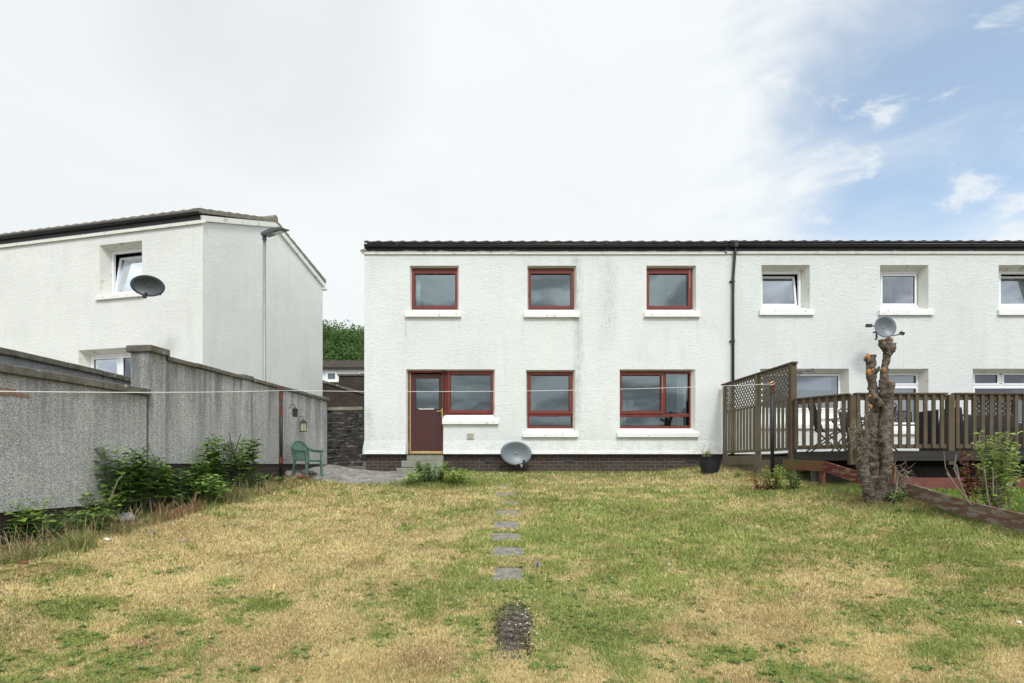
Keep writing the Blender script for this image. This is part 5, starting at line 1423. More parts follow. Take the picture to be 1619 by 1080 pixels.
def stems_up(c, n, h, spread, lean=(0, 0), curve=.2):
    S = []
    for i in range(n):
        az = random.random() * 6.28; r_ = spread * math.sqrt(random.random()); b_ = Vector((c[0] + r_ * .45 * math.cos(az), c[1] + r_ * .45 * math.sin(az), c[2]))
        hh = h * random.uniform(.6, 1.0); tip = Vector((c[0] + r_ * math.cos(az) + lean[0], c[1] + r_ * math.sin(az) + lean[1], c[2] + hh))
        mid_ = b_.lerp(tip, .55) + Vector((random.uniform(-1, 1) * curve * .2, random.uniform(-1, 1) * curve * .2, hh * .06)); S.append([b_, b_.lerp(mid_, .5), mid_, mid_.lerp(tip, .5) + Vector((0, 0, hh * .02)), tip])
    return S
def wall_base(px, off=.22):
    "ground point in front of the left wall under a pixel column"
    best = None
    for i in range(800):
        v = 12 * i / 800; (x, y) = wall_xy(v, off)
        if y < 1: break
        c = 809.5 + 900 * x / y
        if best is None or abs(c - px) < best[0]: best = (abs(c - px), x, y)
    _, x, y = best; return Vector((x, y, G(x, y) - .02)), y
big = [  # px, top y, stems, spread, label
    (196, 694, 10, .30, 'tall leafy weed with whorled leaves, leftmost of the big clumps at the wall'),
    (222, 706, 7, .22, 'leafy weed just right of the leftmost tall clump, leaning on the wall joint'),
    (243, 718, 5, .2, 'thin leafy weed filling the gap right of the wall joint'),
    (265, 712, 7, .26, 'medium leafy weed between the two tallest clumps on the wall'),
    (300, 716, 7, .28, 'bushy weed left of the tallest clump by the wall'),
    (340, 682, 9, .27, 'tallest dark leafy weed in the right half of the wall border'),
    (383, 692, 9, .30, 'rightmost tall leafy weed of the wall border beside the clothes pole'),
    (322, 748, 9, .40, 'low dark bushy weed in front of the tallest clump')]
for (px, ty, ns, sp, lb) in big:
    c, yy = wall_base(px, .25 if ty < 740 else .55); h = (735 - ty) / 900 * c.y - c.z
    leafy('tall_weed', c, lb, 'weed', stems_up(c, ns, h, sp * .9), .22, M['leaf'], M['greenstem'], 'tall weeds growing along the pebbledash wall', density=30, low=.28, laspect=.26, droop=.25, up=.42)
sm_pl = [(18, 800, .10, 'low leafy weed at the left picture edge below the low wall'), (45, 780, .14, 'weed shoot standing alone below the low wall, second from the left edge'), (118, 795, .2, 'low leafy weed under the right part of the low wall'), (135, 800, .35, 'low weed clump beside the gap in the low wall base'),
         (88, 812, .25, 'creeping weed in the shade of the low wall'), (160, 755, .2, 'weed sprouting at the foot of the wall left of the tall clumps'), (262, 772, .3, 'dark low weed beneath the medium clump'), (290, 760, .3, 'rounded low weed in the middle of the border'), (355, 745, .35, 'bright low weed in front of the right tall clumps'), (400, 742, .3, 'low weed near the clothes pole'), (425, 748, .2, 'last low weed of the border beside the clothes pole')]
for (px, ty, off, lb) in sm_pl:
    c, yy = wall_base(px, off); h = max(.22, (735 - ty) / 900 * c.y - c.z)
    leafy('low_weed', c, lb, 'weed', stems_up(c, 7, h * .95, .26), .14, random.choice([M['leaf'], M['leaf2'], M['leaf']]), M['greenstem'], 'low weeds along the garden wall', density=30, low=.15, laspect=.36, droop=.3)
# dry cut stems, stalks (uncountable)
def stalks(px0, px1, n, offr, hr, m_, name, label, rad=.0035, lean=.15):
    q = MB()
    for i in range(n):
        c, yy = wall_base(random.uniform(px0, px1), random.uniform(*offr)); h = random.uniform(*hr); dx, dy = random.gauss(0, lean) * h, random.gauss(0, lean) * h
        q.tube([c, c + Vector((dx * .4, dy * .4, h * .6)), c + Vector((dx, dy, h))], [rad * (c.y / 7) ** .5, rad * (c.y / 7) ** .5 * .9, rad * .5], 4)
    return tag(q.build(name, m_), label, 'stalks', kind='stuff')
random.seed(5)
stalks(-20, 430, 260, (.15, .8), (.08, .32), M['drystem'], 'dry_stalks', 'pale dry straw stalks standing among the weeds along the wall', .0028, lean=.35)
stalks(0, 420, 110, (.2, .75), (.08, .24), M['redstem'], 'cut_stems', 'reddish brown cut stems along the wall border', .0038, .16)
stalks(245, 330, 50, (.55, .95), (.12, .26), M['redstem'], 'cut_stems', 'dense row of reddish cut stems in front of the middle weeds', .0045, .12)
stalks(0, 400, 260, (.1, .8), (.12, .35), M['greenstem'], 'green_stalks', 'fine green stalks filling the wall border', .003, .5)
# long dead stems leaning on the wall
for (pts, lb) in (([(262, 790), (252, 742), (238, 712), (232, 694)], 'long bare brown stem leaning on the wall right of the leftmost weed'), ([(170, 800), (186, 760), (196, 748)], 'bent bare stem curving in front of the leftmost tall weed'), ([(375, 735), (368, 712), (362, 684)], 'dark dead stem poking up between the two right tall clumps'), ([(370, 722), (376, 700), (381, 686)], 'dark forked dead stem beside the rightmost tall clump')):
    Zs = wall_base(pts[0][0], .3)[1]
    q = MB(); q.tube([P(a, b_, Zs) for a, b_ in pts], [.011, .009, .006, .005][:len(pts)], 5); tag(q.build('dead_stem', M['twig'] if pts[0][0] < 300 else M['cane']), lb, 'stem', 'dead stems leaning in the wall border')
# rough verge grass along the wall and grass tufts
def tuft_field(name, label, gen, n, hr, cols, lean=(.3, .8), wr=(.002, .004), kind='stuff', cat='grass'):
    x, y = gen(n); k = x > (-4.64 - .12 * (14.2 - y) + .03); x = x[k]; y = y[k]; n = len(x)
    z = ground(x, y); r_ = RNG.random(n); c = np.array(cols)[RNG.integers(0, len(cols), n)] * (.8 + .4 * RNG.random(n))[:, None]
    return blades(name, x, y, z, hr[0] + (hr[1] - hr[0]) * r_, wr[0] + (wr[1] - wr[0]) * RNG.random(n), lean[0] + (lean[1] - lean[0]) * RNG.random(n), c, label, kind, cat)
def gen_border(n):
    v = 1.95 + 10.0 * RNG.random(n) ** .8 ; off = .03 + .80 * RNG.random(n) ** .8; x = -4.64 - .12 * v + off; return x, 14.2 - v
dryc = [(.42, .33, .18), (.30, .22, .11), (.15, .19, .05), (.20, .25, .06), (.36, .30, .14)]
tuft_field('verge_grass', 'long rough grass and dead litter in the border below the pebbledash wall', gen_border, 30000, (.02, .105), dryc + [(.10, .075, .045)], (.5, .98))
def gen_soft(cx, cy, r_):
    return lambda n: ((cx + r_ * RNG.normal(size=n)), (cy + r_ * RNG.normal(size=n)))
def tuft_at(px, py, r_, n, hr, cols, lb, wr=(.0022, .004)):
    Z = 1613 / (py - 635); 
    X, Y = throw(np.array([float(px)]), np.array([float(py)])); o = tuft_field('grass_tuft', lb, gen_soft(float(X[0]), float(Y[0]), r_), n, hr, cols, (.2, .85), wr, kind='stuff', cat='grass tuft'); return o
gc = [(.13, .18, .045), (.20, .25, .07), (.28, .30, .11)]
tuft_at(122, 868, .07, 420, (.10, .26), [(.16, .20, .05), (.26, .28, .09), (.36, .33, .15)], 'spiky tuft of fine long grass at the border below the low wall')
tuft_at(370, 790, .16, 700, (.08, .28), [(.13, .16, .05), (.22, .23, .09), (.30, .26, .12)], 'dense grassy tuft below the right tall weeds')
tuft_at(330, 800, .14, 400, (.06, .20), gc, 'low green tuft left of the dense grassy one under the weeds')
tuft_at(60, 880, .20, 500, (.04, .13), gc, 'spreading green tuft near the lower left of the border')
# bush by the step
for (px, py, h, ns, sp, lb) in ((684, 764, .50, 24, .5, 'bushy green weed with yellow flowers beside the door step'), (722, 768, .40, 18, .36, 'lower right half of the weed patch by the door step'), (652, 768, .32, 12, .3, 'low left weed of the patch in front of the door step')):
    X, Y = throw(np.array([float(px)]), np.array([float(py)])); c = Vector((float(X[0]), float(Y[0]), G(float(X[0]), float(Y[0])) - .01))
    leafy('door_step_weed', c, lb, 'weed', stems_up(c, ns, h, sp), .11, M['leaf'] if px == 684 else M['leaf2'], M['greenstem'], 'weeds in front of the door step', density=48, low=.1, laspect=.4, droop=.2)
    if px == 684:
        q = MB()
        for (a, b_) in ((703, 754), (688, 766), (656, 746)): q.blob(P(a, b_, c.y - .3), .016, 6, 4, .1)
        tag(q.build('buttercup_flowers', simple('yellow_petals', (.75, .62, .04), .6)), 'tiny yellow flower heads above the weed patch by the step', 'flower', kind='stuff')
def gsoft2(cx, cy, rx, ry): return lambda n: ((cx + rx * RNG.normal(size=n)), np.minimum(cy + ry * RNG.normal(size=n), 14.3))
X, Y = throw(np.array([690.]), np.array([768.])); tuft_field('step_grass', 'longer green grass around the weeds by the door step', gsoft2(float(X[0]), float(Y[0]), .6, .35), 3000, (.05, .15), gc, (.2, .8), (.003, .005))
x = lambda n: (fx(707) + (fx(1100) - fx(707)) * RNG.random(n), 14.15 + .17 * RNG.random(n))
tuft_field('edge_grass', 'uncut green grass fringe along the brick plinth', x, 2600, (.03, .10), gc + [(.32, .28, .13)], (.2, .8), (.003, .005))
# planter weeds
c = Vector((pc.x - .06, pc.y, pc.z + .33)); leafy('pot_plant', c, 'yellow green spiky weeds growing in the black planter', 'plant', stems_up(c, 16, .20, .17), .075, M['leaf2'], M['greenstem'], density=40, laspect=.12, up=.9, droop=.1, tone=(.6, 1))
c2 = Vector((pc.x - .12, pc.y, pc.z + .33)); q = MB()
for s_ in stems_up(c2, 9, .38, .14): q.tube(s_, .0035, 4)
tag(q.build('seed_stalks', M['drystem']), 'wispy dry seed stalks rising from the black planter', 'stalks', kind='stuff')

# ================================================================== deck, railing, lattice fence
def tv(u): return Vector((5.30 + .074 * u, 14.30 - u, 0))      # line of the lattice fence, u metres towards the viewer
DZ = .285                                                      # underside of the rails / deck level
lf_ = thing('lattice_fence', (5.4, 12.8, -.3), 'weathered timber screen of slats topped with diamond lattice beside the deck', 'fence')
dirt_ = (tv(1) - tv(0)).normalized(); outl = Vector((-dirt_.y, dirt_.x, 0)); outl = -outl if outl.x > 0 else outl   # towards our lawn
FT = 2.0; LBZ = 1.305
def fpost(u, z0, z1, w_, parent, m_):
    c = tv(u); q = MB(); q.bar((c.x, c.y, z0), (c.x, c.y, z1), w_, w_, up=dirt_); return q.build('post', m_, parent, bevel=.005)
fpost(.12, -.2, FT - .02, .09, lf_, M['deckgrey']); fpost(1.74, -.25, FT - .02, .10, lf_, M['deckgrey']); 
fpost(3.08, -.35, FT - .012, .115, lf_, M['deckwood'])
a, b_ = tv(0.0), tv(3.18)
q = MB(); q.bar((a.x, a.y, FT + .005), (b_.x, b_.y, FT + .005), .11, .032); q.build('top_rail', M['deckwood'], lf_)
for (ua, ub) in ((.175, 1.685), (1.80, 3.015)):
    A_, B_ = tv(ua), tv(ub)
    for z_, hh in ((LBZ, .05), (DZ + .03, .06), (FT - .05, .04)):
        q = MB(); q.bar((A_.x, A_.y, z_), (B_.x, B_.y, z_), .04, hh); q.build('rail', M['deckgrey'], lf_)
    L = ub - ua; n = int(L / .145)
    for k in range(n):
        c = tv(ua + (k + .5) * L / n); q = MB(); q.bar((c.x + outl.x * .03, c.y + outl.y * .03, DZ), (c.x + outl.x * .03, c.y + outl.y * .03, LBZ + .01), .028, .075, up=dirt_); q.build('slat', M['deckgrey'], lf_)
    # lattice panel
    q = MB(); z0, z1 = LBZ + .03, FT - .07; H = z1 - z0; st = .125
    for sgn in (1, -1):
        k = -int(H / st) - 1
        while k * st < L + H:
            s0 = k * st
            # line s = s0 + t, z = z0 + t (sgn 1) or z = z1 - t
            t0 = max(0, -s0); t1 = min(H, L - s0)
            if t1 - t0 > .03:
                p0 = tv(ua + s0 + t0); p1 = tv(ua + s0 + t1); za, zb_ = (z0 + t0, z0 + t1) if sgn == 1 else (z1 - t0, z1 - t1)
                o_ = outl * (.006 if sgn == 1 else -.006); q.bar((p0.x + o_.x, p0.y + o_.y, za), (p1.x + o_.x, p1.y + o_.y, zb_), .010, .030, up=(0, 0, 1))
            k += 1
    q.build('lattice', M['deckgrey'], lf_)
# grey board below slats
A_, B_ = tv(.15), tv(1.70); q = MB(); q.bar((A_.x, A_.y, .115), (B_.x, B_.y, .115), .03, .20); q.build('deck_edge_board', M['deckgrey'], lf_)
A_, B_ = tv(1.68), tv(2.42); q = MB(); q.bar((A_.x - .05, A_.y, .02), (B_.x - .05, B_.y, .02), .03, .17); q.build('deck_edge_board', M['deckgrey'], lf_)
n = 11
for k in range(n):
    A_ = tv(.15 + k * .145); q = MB(); q.bar((A_.x + .03, A_.y, -.40), (A_.x + .03, A_.y, .01), .02, .138, up=dirt_); q.build('skirt_board', M['deckgrey'], lf_)
# deck itself
dk = thing('timber_deck', (8.5, 11.6, -.3), 'raised timber deck with dark edge beam and skirting behind the boundary board', 'deck')
K0, K1, K2 = tv(3.10), Vector((6.21, 10.30, 0)), Vector((18, 10.30, 0))
q = MB(); top = .255
for k in range(int((14.3 - 10.35) / .125)):
    y = 10.36 + k * .125; xl = 5.6 + .02 * k
    if y < 11.2: xl = 6.21 - (y - 10.3) * .72
    q.box(max(xl, 5.60), 18, y, y + .119, top - .03, top)
q.build('deck_boards', M['deckwood'], dk)
q = MB(); q.bar((K0.x, K0.y - .02, .165), (K1.x, K1.y - .02, .165), .045, .17); q.build('edge_beam', M['fasciawood'], dk)
q = MB(); q.box(6.22, 18, 10.25, 10.30, .075, .252); q.build('edge_beam', M['fasciawood'], dk)
q = MB(); q.box(5.7, 18, 11.2, 11.24, -.05, .20); q.build('joist', M['fasciawood'], dk)
for k in range(84):
    x = 5.75 + k * .145
    if x > 16: break
    q = MB(); q.box(x, x + .138, 10.95 + .003 * (k % 2), 10.97 + .003 * (k % 2), -.6, -.03 + random.uniform(-.008, .008)); q.build('skirt_board', M['skirt'], dk)
# railing
rl = thing('deck_railing', (8, 10.3, .26), 'dark weathered timber balustrade with square balusters around the deck', 'railing')
RT = 1.285
def rail_run(A_, B_, nb_):
    d = (B_ - A_).normalized()
    q = MB(); q.bar((A_.x, A_.y, RT), (B_.x, B_.y, RT), .12, .032); q.build('handrail', M['deckwood'], rl, bevel=.004)
    q = MB(); q.bar((A_.x, A_.y, RT - .066), (B_.x, B_.y, RT - .066), .035, .09); q.build('rail', M['deckwood'], rl)
    q = MB(); q.bar((A_.x, A_.y, .335), (B_.x, B_.y, .335), .035, .075); q.build('rail', M['deckwood'], rl)
    n = int((B_ - A_).length / .152) if nb_ is None else nb_
    nrm = Vector((d.y, -d.x, 0)); L = (B_ - A_).length
    for k in range(n):
        c = A_ + d * (L * (k + .35) / n) + nrm * .033; q = MB(); q.bar((c.x, c.y, .30), (c.x, c.y, RT - .018), .030, .064, up=d); q.build('baluster', M['deckwood'], rl, bevel=.003)
rail_run(tv(3.16), Vector((6.14, 10.34, 0)), 7)
P1r = Vector((6.26, 10.31, 0)); 
xx = [1372, 1500, 1626]
pp = [Vector(((x_ - 809.5) / 900 * 10.31, 10.31, 0)) for x_ in xx]
rail_run(Vector((6.20, 10.31, 0)), pp[1] - Vector((.05, 0, 0)), 11)
rail_run(pp[1] + Vector((.08, 0, 0)), pp[2], 9); rail_run(pp[2] + Vector((.1, 0, 0)), pp[2] + Vector((1.5, 0, 0)), 9)
for c in (Vector((6.17, 10.33, 0)), pp[1] + Vector((.02, 0, 0)), pp[2] + Vector((.05, 0, 0))):
    q = MB(); q.box(c.x - .055, c.x + .055, c.y - .05, c.y + .05, .0, RT - .018); q.build('post', M['deckwood'], rl, bevel=.005)
# wrought iron hanging bracket on the tall post
hb = tv(3.08); bz = (735 - 588) / 900 * hb.y
q = MB(); x0 = hb.x + .06; y0 = hb.y - .02
q.tube([(x0, y0, bz), (x0 + .38, y0, bz)], .006, 6)
for (cx, cz, r_, s_) in ((.07, -.055, .045, 1), (.23, .03, .035, -1), (.32, .035, .035, 1)):
    q.tube([(x0 + cx + r_ * (1 - .08 * i) * math.cos(s_ * i * .55), y0, bz + cz + r_ * (1 - .08 * i) * math.sin(s_ * i * .55)) for i in range(12)], .006, 6)
q.tube([(x0, y0, bz + .06), (x0, y0, bz - .10)], .008, 6)
tag(q.build('hanging_basket_bracket', M['iron'], recalc=True), 'curly black wrought iron bracket on the tall post at the deck corner', 'bracket')

# ================================================================== deck furniture
def deck_chair(loc, rz, label):
    t = thing('folding_chair', loc, label, 'chair', 'black folding chairs on the deck', rz)
    q = LB(); q.tube([(-.24, -.02 + .1, .42), (-.24, .24, .98), (-.18, .26, 1.03), (.18, .26, 1.03), (.24, .24, .98), (.24, .08, .42)], .016, 6); q.build('back_frame', M['black'], t)
    q = LB(); q.quad((-.22, .10, .48), (.22, .10, .48), (.22, .235, .96), (-.22, .235, .96)); s_ = q.build('backrest', M['textile'], t); s_.modifiers.new('t', 'SOLIDIFY').thickness = .006
    q = LB(); q.quad((-.22, -.34, .45), (.22, -.34, .45), (.22, .09, .42), (-.22, .09, .42)); s_ = q.build('seat', M['textile'], t); s_.modifiers.new('t', 'SOLIDIFY').thickness = .008
    for sx in (-1, 1):
        q = LB(); q.tube([(sx * .25, -.38, .0), (sx * .25, .12, .48)], .016, 6); q.build('leg', M['black'], t)
        q = LB(); q.tube([(sx * .235, .30, .0), (sx * .235, -.30, .46)], .016, 6); q.build('leg', M['black'], t)
        q = LB(); q.tube([(sx * .26, .20, .66), (sx * .27, -.28, .66), (sx * .25, -.30, .45)], .012, 6); q.build('armrest', M['black'], t)
    return t
c = P(1303, 702, 11.7); deck_chair((c.x, c.y, .26), R(75), 'black folding sling chair left of the glass table, seen through the balusters')
c = P(1392, 702, 12.0); deck_chair((c.x, c.y + .1, .26), R(-80), 'black folding sling chair right of the table, mostly behind the stump')
c = P(1352, 702, 12.9); deck_chair((c.x, c.y, .26), R(0), 'black folding sling chair on the far side of the glass table')
c = P(1343, 702, 12.0); tb = thing('patio_table', (c.x, c.y, .26), 'small round glass topped patio table with thin black legs', 'table')
q = LB(); q.tube([(.42 * math.cos(a_ * math.pi / 12), .42 * math.sin(a_ * math.pi / 12), .70) for a_ in range(24)], .014, 6, closed=True); q.build('table_rim', M['black'], tb)
q = LB(); q.lathe([(0, .705), (.41, .705), (.41, .697), (0, .697)], (0, 0, 0), 28); q.build('glass_top', M['glass_n'], tb)
for k in range(4):
    th = math.pi / 4 + k * math.pi / 2; q = LB(); q.tube([(.36 * math.cos(th), .36 * math.sin(th), 0), (.10 * math.cos(th), .10 * math.sin(th), .36), (.34 * math.cos(th), .34 * math.sin(th), .69)], .016, 6); q.build('leg', M['black'], tb)
# covered furniture behind the railing
def cover(x0, x1, y, z0, z1a, z1b, label):
    q = MB(); n = 14; ny = 5
    for j in range(ny + 1):
        for i in range(n + 1):
            u = i / n; x = x0 + (x1 - x0) * u; e = .02 * math.sin(i * 2.1 + j) ; 
            zz = [z0, z0 + .3, (z0 + z1a) / 2 + .1, z1a + (z1b - z1a) * u - .03, z1a + (z1b - z1a) * u, z1a + (z1b - z1a) * u][j]
            yy = [y + .0 + e, y + e, y + e * .8, y + .015, y + .05, y + .6][j]
            q.v.append((x + .05 * (u - .5) * (1 if j < 3 else 0), yy, zz))
    for j in range(ny):
        for i in range(n): a_ = j * (n + 1) + i; q.f.append((a_, a_ + 1, a_ + n + 2, a_ + n + 1)); q.m.append(0)
    for x_, s_ in ((x0, 0), (x1, n)): q.quad(q.v[s_], q.v[s_ + (n + 1) * 4], q.v[s_ + (n + 1) * 5], (x_, y + .6, z0))
    return tag(q.build('furniture_cover', M['cover'], smooth=False), label, 'cover')
a_ = P(1487, 647, 11.4); b_ = P(1522, 643, 11.4); cover(a_.x, b_.x, 11.4, .26, a_.z, b_.z, 'black furniture cover with sloping top left of the bench behind the railing')
a_ = P(1525, 655, 11.6); b_ = P(1606, 657, 11.6); cover(a_.x, b_.x, 11.6, .26, a_.z, a_.z, 'long low black covered bench behind the right part of the railing')
a_ = P(1606, 668, 11.9); b_ = P(1680, 668, 11.9); cover(a_.x, b_.x, 11.9, .26, a_.z, a_.z, 'black covered seat at the right picture edge behind the railing')
# dark lattice screen leaning at the wall
sc = thing('lattice_screen', (P(1560, 640, 13)[0], 13, .26), 'dark diamond lattice screen standing on the deck behind the covered bench', 'screen')
xa, xb = P(1538, 0, 13).x, P(1602, 0, 13).x; z0, z1 = P(0, 656, 13).z, P(0, 629, 13).z
for (p, q_) in (((xa, z0), (xb, z0)), ((xa, z1), (xb, z1)), ((xa, .3), (xa, z1)), ((xb, .3), (xb, z1))):
    q = MB(); q.bar((p[0], 13, p[1]), (q_[0], 13, q_[1]), .04, .04, up=(0, 1, 0)); q.build('frame', M['iron'], sc)
q = MB(); L = xb - xa; H = z1 - z0; k = -4
while k * .11 < L + H:
    for sg in (1, -1):
        s0 = k * .11; t0 = max(0, -s0); t1 = min(H, L - s0)
        if t1 - t0 > .02: q.bar((xa + s0 + t0, 13 + sg * .006, z0 + t0 if sg == 1 else z1 - t0), (xa + s0 + t1, 13 + sg * .006, z0 + t1 if sg == 1 else z1 - t1), .008, .03, up=(0, 0, 1))
    k += 1
q.build('lattice', M['iron'], sc)

# ================================================================== boundary boards
def board(pts, label, m_, h=.19, th=.035, posts=()):
    t = thing('boundary_board', tuple(pts[0]), label, 'board')
    for a, b_ in zip(pts, pts[1:]):
        q = MB(); q.bar(a, b_, th, h); q.build('board', m_, t, bevel=.004)
    for (x, y, z0, z1) in posts:
        q = MB(); q.box(x - .045, x + .045, y + .03, y + .10, z0, z1); q.build('post', m_, t, bevel=.004)
    return t
b0 = P(1238, 734, 10.9); b1 = P(1303, 737.5, 10.3); b2 = P(1376, 761, 8.9)
board([b0, b1], 'mossy red brown board running along the deck corner', wood('mossy_red_board', (.12, .065, .035), (.15, .05, .03), (1.2, 1.2, 8), green=.9, gcol=(.085, .09, .025)), posts=[(b1.x + .0, b1.y, -.75, b1.z + .04)])
b3 = P(1432, 774, 8.45); b4 = P(1530, 805, 7.3); b5 = P(1640, 832, 6.3)
board([b1, b2, b3 + Vector((-.02, .05, 0))], 'peeling red boundary board sloping down behind the stump', M['redboard'])
board([b3 + Vector((0.01, -.02, 0)), b4, b5], 'weathered grey red board on edge between the two lawns, running to the right edge', M['greyboard'], h=.20, posts=[])
q = MB(); q.box(6.15, 18, 9.86, 9.93, -.5, -.225); tag(q.build('lawn_edging', M['rededge'], bevel=.004), 'long dark red painted edging below the deck skirting', 'edging')

# ================================================================== pruned tree
tc_ = P(1393, 800, 8.75); tz = G(tc_.x, tc_.y) - .04
tr = thing('pruned_tree', (tc_.x, tc_.y, tz), 'hard pruned tree stump with two bare grey trunks and orange cut ends', 'tree')
TZ = 8.75
BARKTEX = bpy.data.textures.new('bark', 'CLOUDS'); BARKTEX.noise_scale = .07; BARKTEX.noise_depth = 3
def tp(x, y, dz=0): return P(x, y, TZ + dz)
def branch(pts, rads, name='trunk', n=14, jit=.045, m_=None, par=None):
    # resample with catmull-rom and knotty radius
    pts = [Vector(p) for p in pts]; out_ = []; ro = []
    for i in range(len(pts) - 1):
        p0 = pts[max(i - 1, 0)]; p1 = pts[i]; p2 = pts[i + 1]; p3 = pts[min(i + 2, len(pts) - 1)]
        for k in range(6):
            t = k / 6; out_.append(.5 * ((2 * p1) + (p2 - p0) * t + (2 * p0 - 5 * p1 + 4 * p2 - p3) * t * t + (3 * p1 - p0 - 3 * p2 + p3) * t ** 3)); ro.append((rads[i] * (1 - t) + rads[i + 1] * t) * (1 + random.uniform(-.03, .04)))
    out_.append(pts[-1]); ro.append(rads[-1])
    q = MB(); q.tube(out_, ro, n, jit=jit); o = q.build(name, m_ or M['bark'], par or tr, smooth=True)
    sb_ = o.modifiers.new('sub', 'SUBSURF'); sb_.levels = 2; sb_.render_levels = 2; sb_.subdivision_type = 'SIMPLE'
    dm = o.modifiers.new('bark', 'DISPLACE'); dm.texture = BARKTEX; dm.strength = .05; dm.mid_level = .5; dm.texture_coords = 'GLOBAL'
    return o
pxm = TZ / 900
branch([tp(1389, 814), tp(1388, 788), tp(1382, 750), tp(1386, 712), tp(1380, 675), tp(1384, 640), tp(1378, 600), tp(1377, 562)], [27 * pxm, 14 * pxm, 9 * pxm, 9.2 * pxm, 7.4 * pxm, 8.2 * pxm, 6.6 * pxm, 7.4 * pxm])
branch([tp(1396, 790, -.1), tp(1403, 740, -.12), tp(1398, 690, -.1), tp(1401, 650, -.1), tp(1398, 612, -.1), tp(1399, 580, -.1), tp(1405, 552, -.1), tp(1402, 535, -.1)], [17 * pxm, 9.5 * pxm, 8 * pxm, 7.6 * pxm, 7 * pxm, 5.4 * pxm, 6.4 * pxm, 6.2 * pxm])
branch([tp(1383, 805, -.15), tp(1371, 770, -.2), tp(1363, 735, -.2), tp(1361, 708, -.2), tp(1366, 682, -.2)], [12 * pxm, 8 * pxm, 8.5 * pxm, 12 * pxm, 7 * pxm])
branch([tp(1400, 800, -.1), tp(1411, 772, -.15), tp(1410, 745, -.15), tp(1401, 716, -.1)], [14 * pxm, 9 * pxm, 7 * pxm, 4 * pxm])
branch([tp(1408, 800, -.15), tp(1420, 780, -.2), tp(1424, 762, -.2), tp(1418, 745, -.2)], [12 * pxm, 9 * pxm, 6 * pxm, 3 * pxm])
branch([tp(1379, 615, -.12), tp(1384, 630, -.15), tp(1392, 640, -.14)], [3 * pxm, 4.5 * pxm, 6 * pxm], 'branch')
branch([tp(1403, 560, -.12), tp(1411, 552, -.15), tp(1414, 543, -.15)], [5.5 * pxm, 4.2 * pxm, 2.2 * pxm], 'branch')
branch([tp(1401, 553, -.12), tp(1394, 544, -.15), tp(1392, 537, -.15)], [5 * pxm, 4.2 * pxm, 3.8 * pxm], 'branch')
branch([tp(1402, 628, -.12), tp(1408, 615, -.18), tp(1411, 605, -.18)], [7 * pxm, 5.5 * pxm, 3.5 * pxm], 'branch')
branch([tp(1384, 590, -.12), tp(1388, 586, -.2), tp(1391, 580, -.2)], [2.2 * pxm, 2 * pxm, 1.4 * pxm], 'branch', jit=.02)
branch([tp(1371, 571, -.05), tp(1368, 568, -.1)], [3.2 * pxm, 2.6 * pxm], 'branch')
for (x, y, r_) in ((1372, 564, 4.4), (1380, 585, 2.3), (1374, 588, 4.6), (1376, 626, 2.4), (1376, 643, 3.3), (1397, 585, 3.8), (1409, 537, 3.5), (1399, 543, 2.8), (1406, 603, 3.0), (1434, 754, 2.4), (1399, 549, 2.2)):
    q = MB(); c = tp(x, y, -.10 - r_ * .012); rr_ = r_ * pxm; q.blob(c, (rr_, rr_ * .55, rr_ * 1.05), 9, 6, .2); q.build('cut_end', M['cut'], tr)
# thin twigs, shredded bark, shoots around the base
random.seed(21)
q = MB()
for i in range(75):
    a = (1362 + random.gauss(0, 8), 690 + random.gauss(0, 14)); L = random.uniform(6, 22); th = random.uniform(0, 6.28)
    q.tube([tp(a[0], a[1], -.25), tp(a[0] + L * .5 * math.cos(th), a[1] + L * .5 * math.sin(th) - 2, -.32), tp(a[0] + L * math.cos(th) + 2, a[1] + L * math.sin(th), -.36 + random.uniform(-.1, .1))], [.006, .0045, .002], 4)
for i in range(80):
    a = (1420 + random.gauss(0, 8), 765 + random.gauss(0, 16)); L = random.uniform(8, 26); th = random.uniform(-.9, .9) if random.random() < .6 else random.uniform(0, 6.28)
    q.tube([tp(a[0], a[1], -.2), tp(a[0] + L * .5 * math.cos(th), a[1] - L * .5 * math.sin(th) + 2, -.28), tp(a[0] + L * math.cos(th), a[1] - L * math.sin(th), -.3 + random.uniform(-.1, .1))], [.006, .004, .002], 4)
for i in range(50):
    a = (random.uniform(1370, 1430), random.uniform(775, 800)); L = random.uniform(8, 20); th = random.uniform(0, 3.14)
    q.tube([tp(a[0], a[1], -.3), tp(a[0] + L * math.cos(th), a[1] - L * .6 * math.sin(th), -.4)], [.005, .002], 4)
q.tube([tp(1420, 752, -.3), tp(1418, 768, -.36), tp(1424, 780, -.38), tp(1422, 796, -.4)], [.012, .011, .010, .007], 5); q.tube([tp(1418, 770, -.36), tp(1414, 786, -.4), tp(1408, 797, -.42)], [.01, .009, .005], 5)
o = q.build('twig', M['twig'], tr); o['kind'] = 'stuff'
q = MB(); q.prism([(tp(1411, 765, -.33).x, tp(0, 765, -.33).z), (tp(1415.5, 765, -.33).x, tp(0, 765, -.33).z), (tp(1415, 741, -.33).x, tp(0, 741, -.33).z), (tp(1413, 735, -.33).x, tp(0, 735, -.33).z)], TZ - .36, TZ - .30); q.build('splinter', simple('split_orange_wood', (.17, .09, .05), .9, var=.3, scale=20), tr)
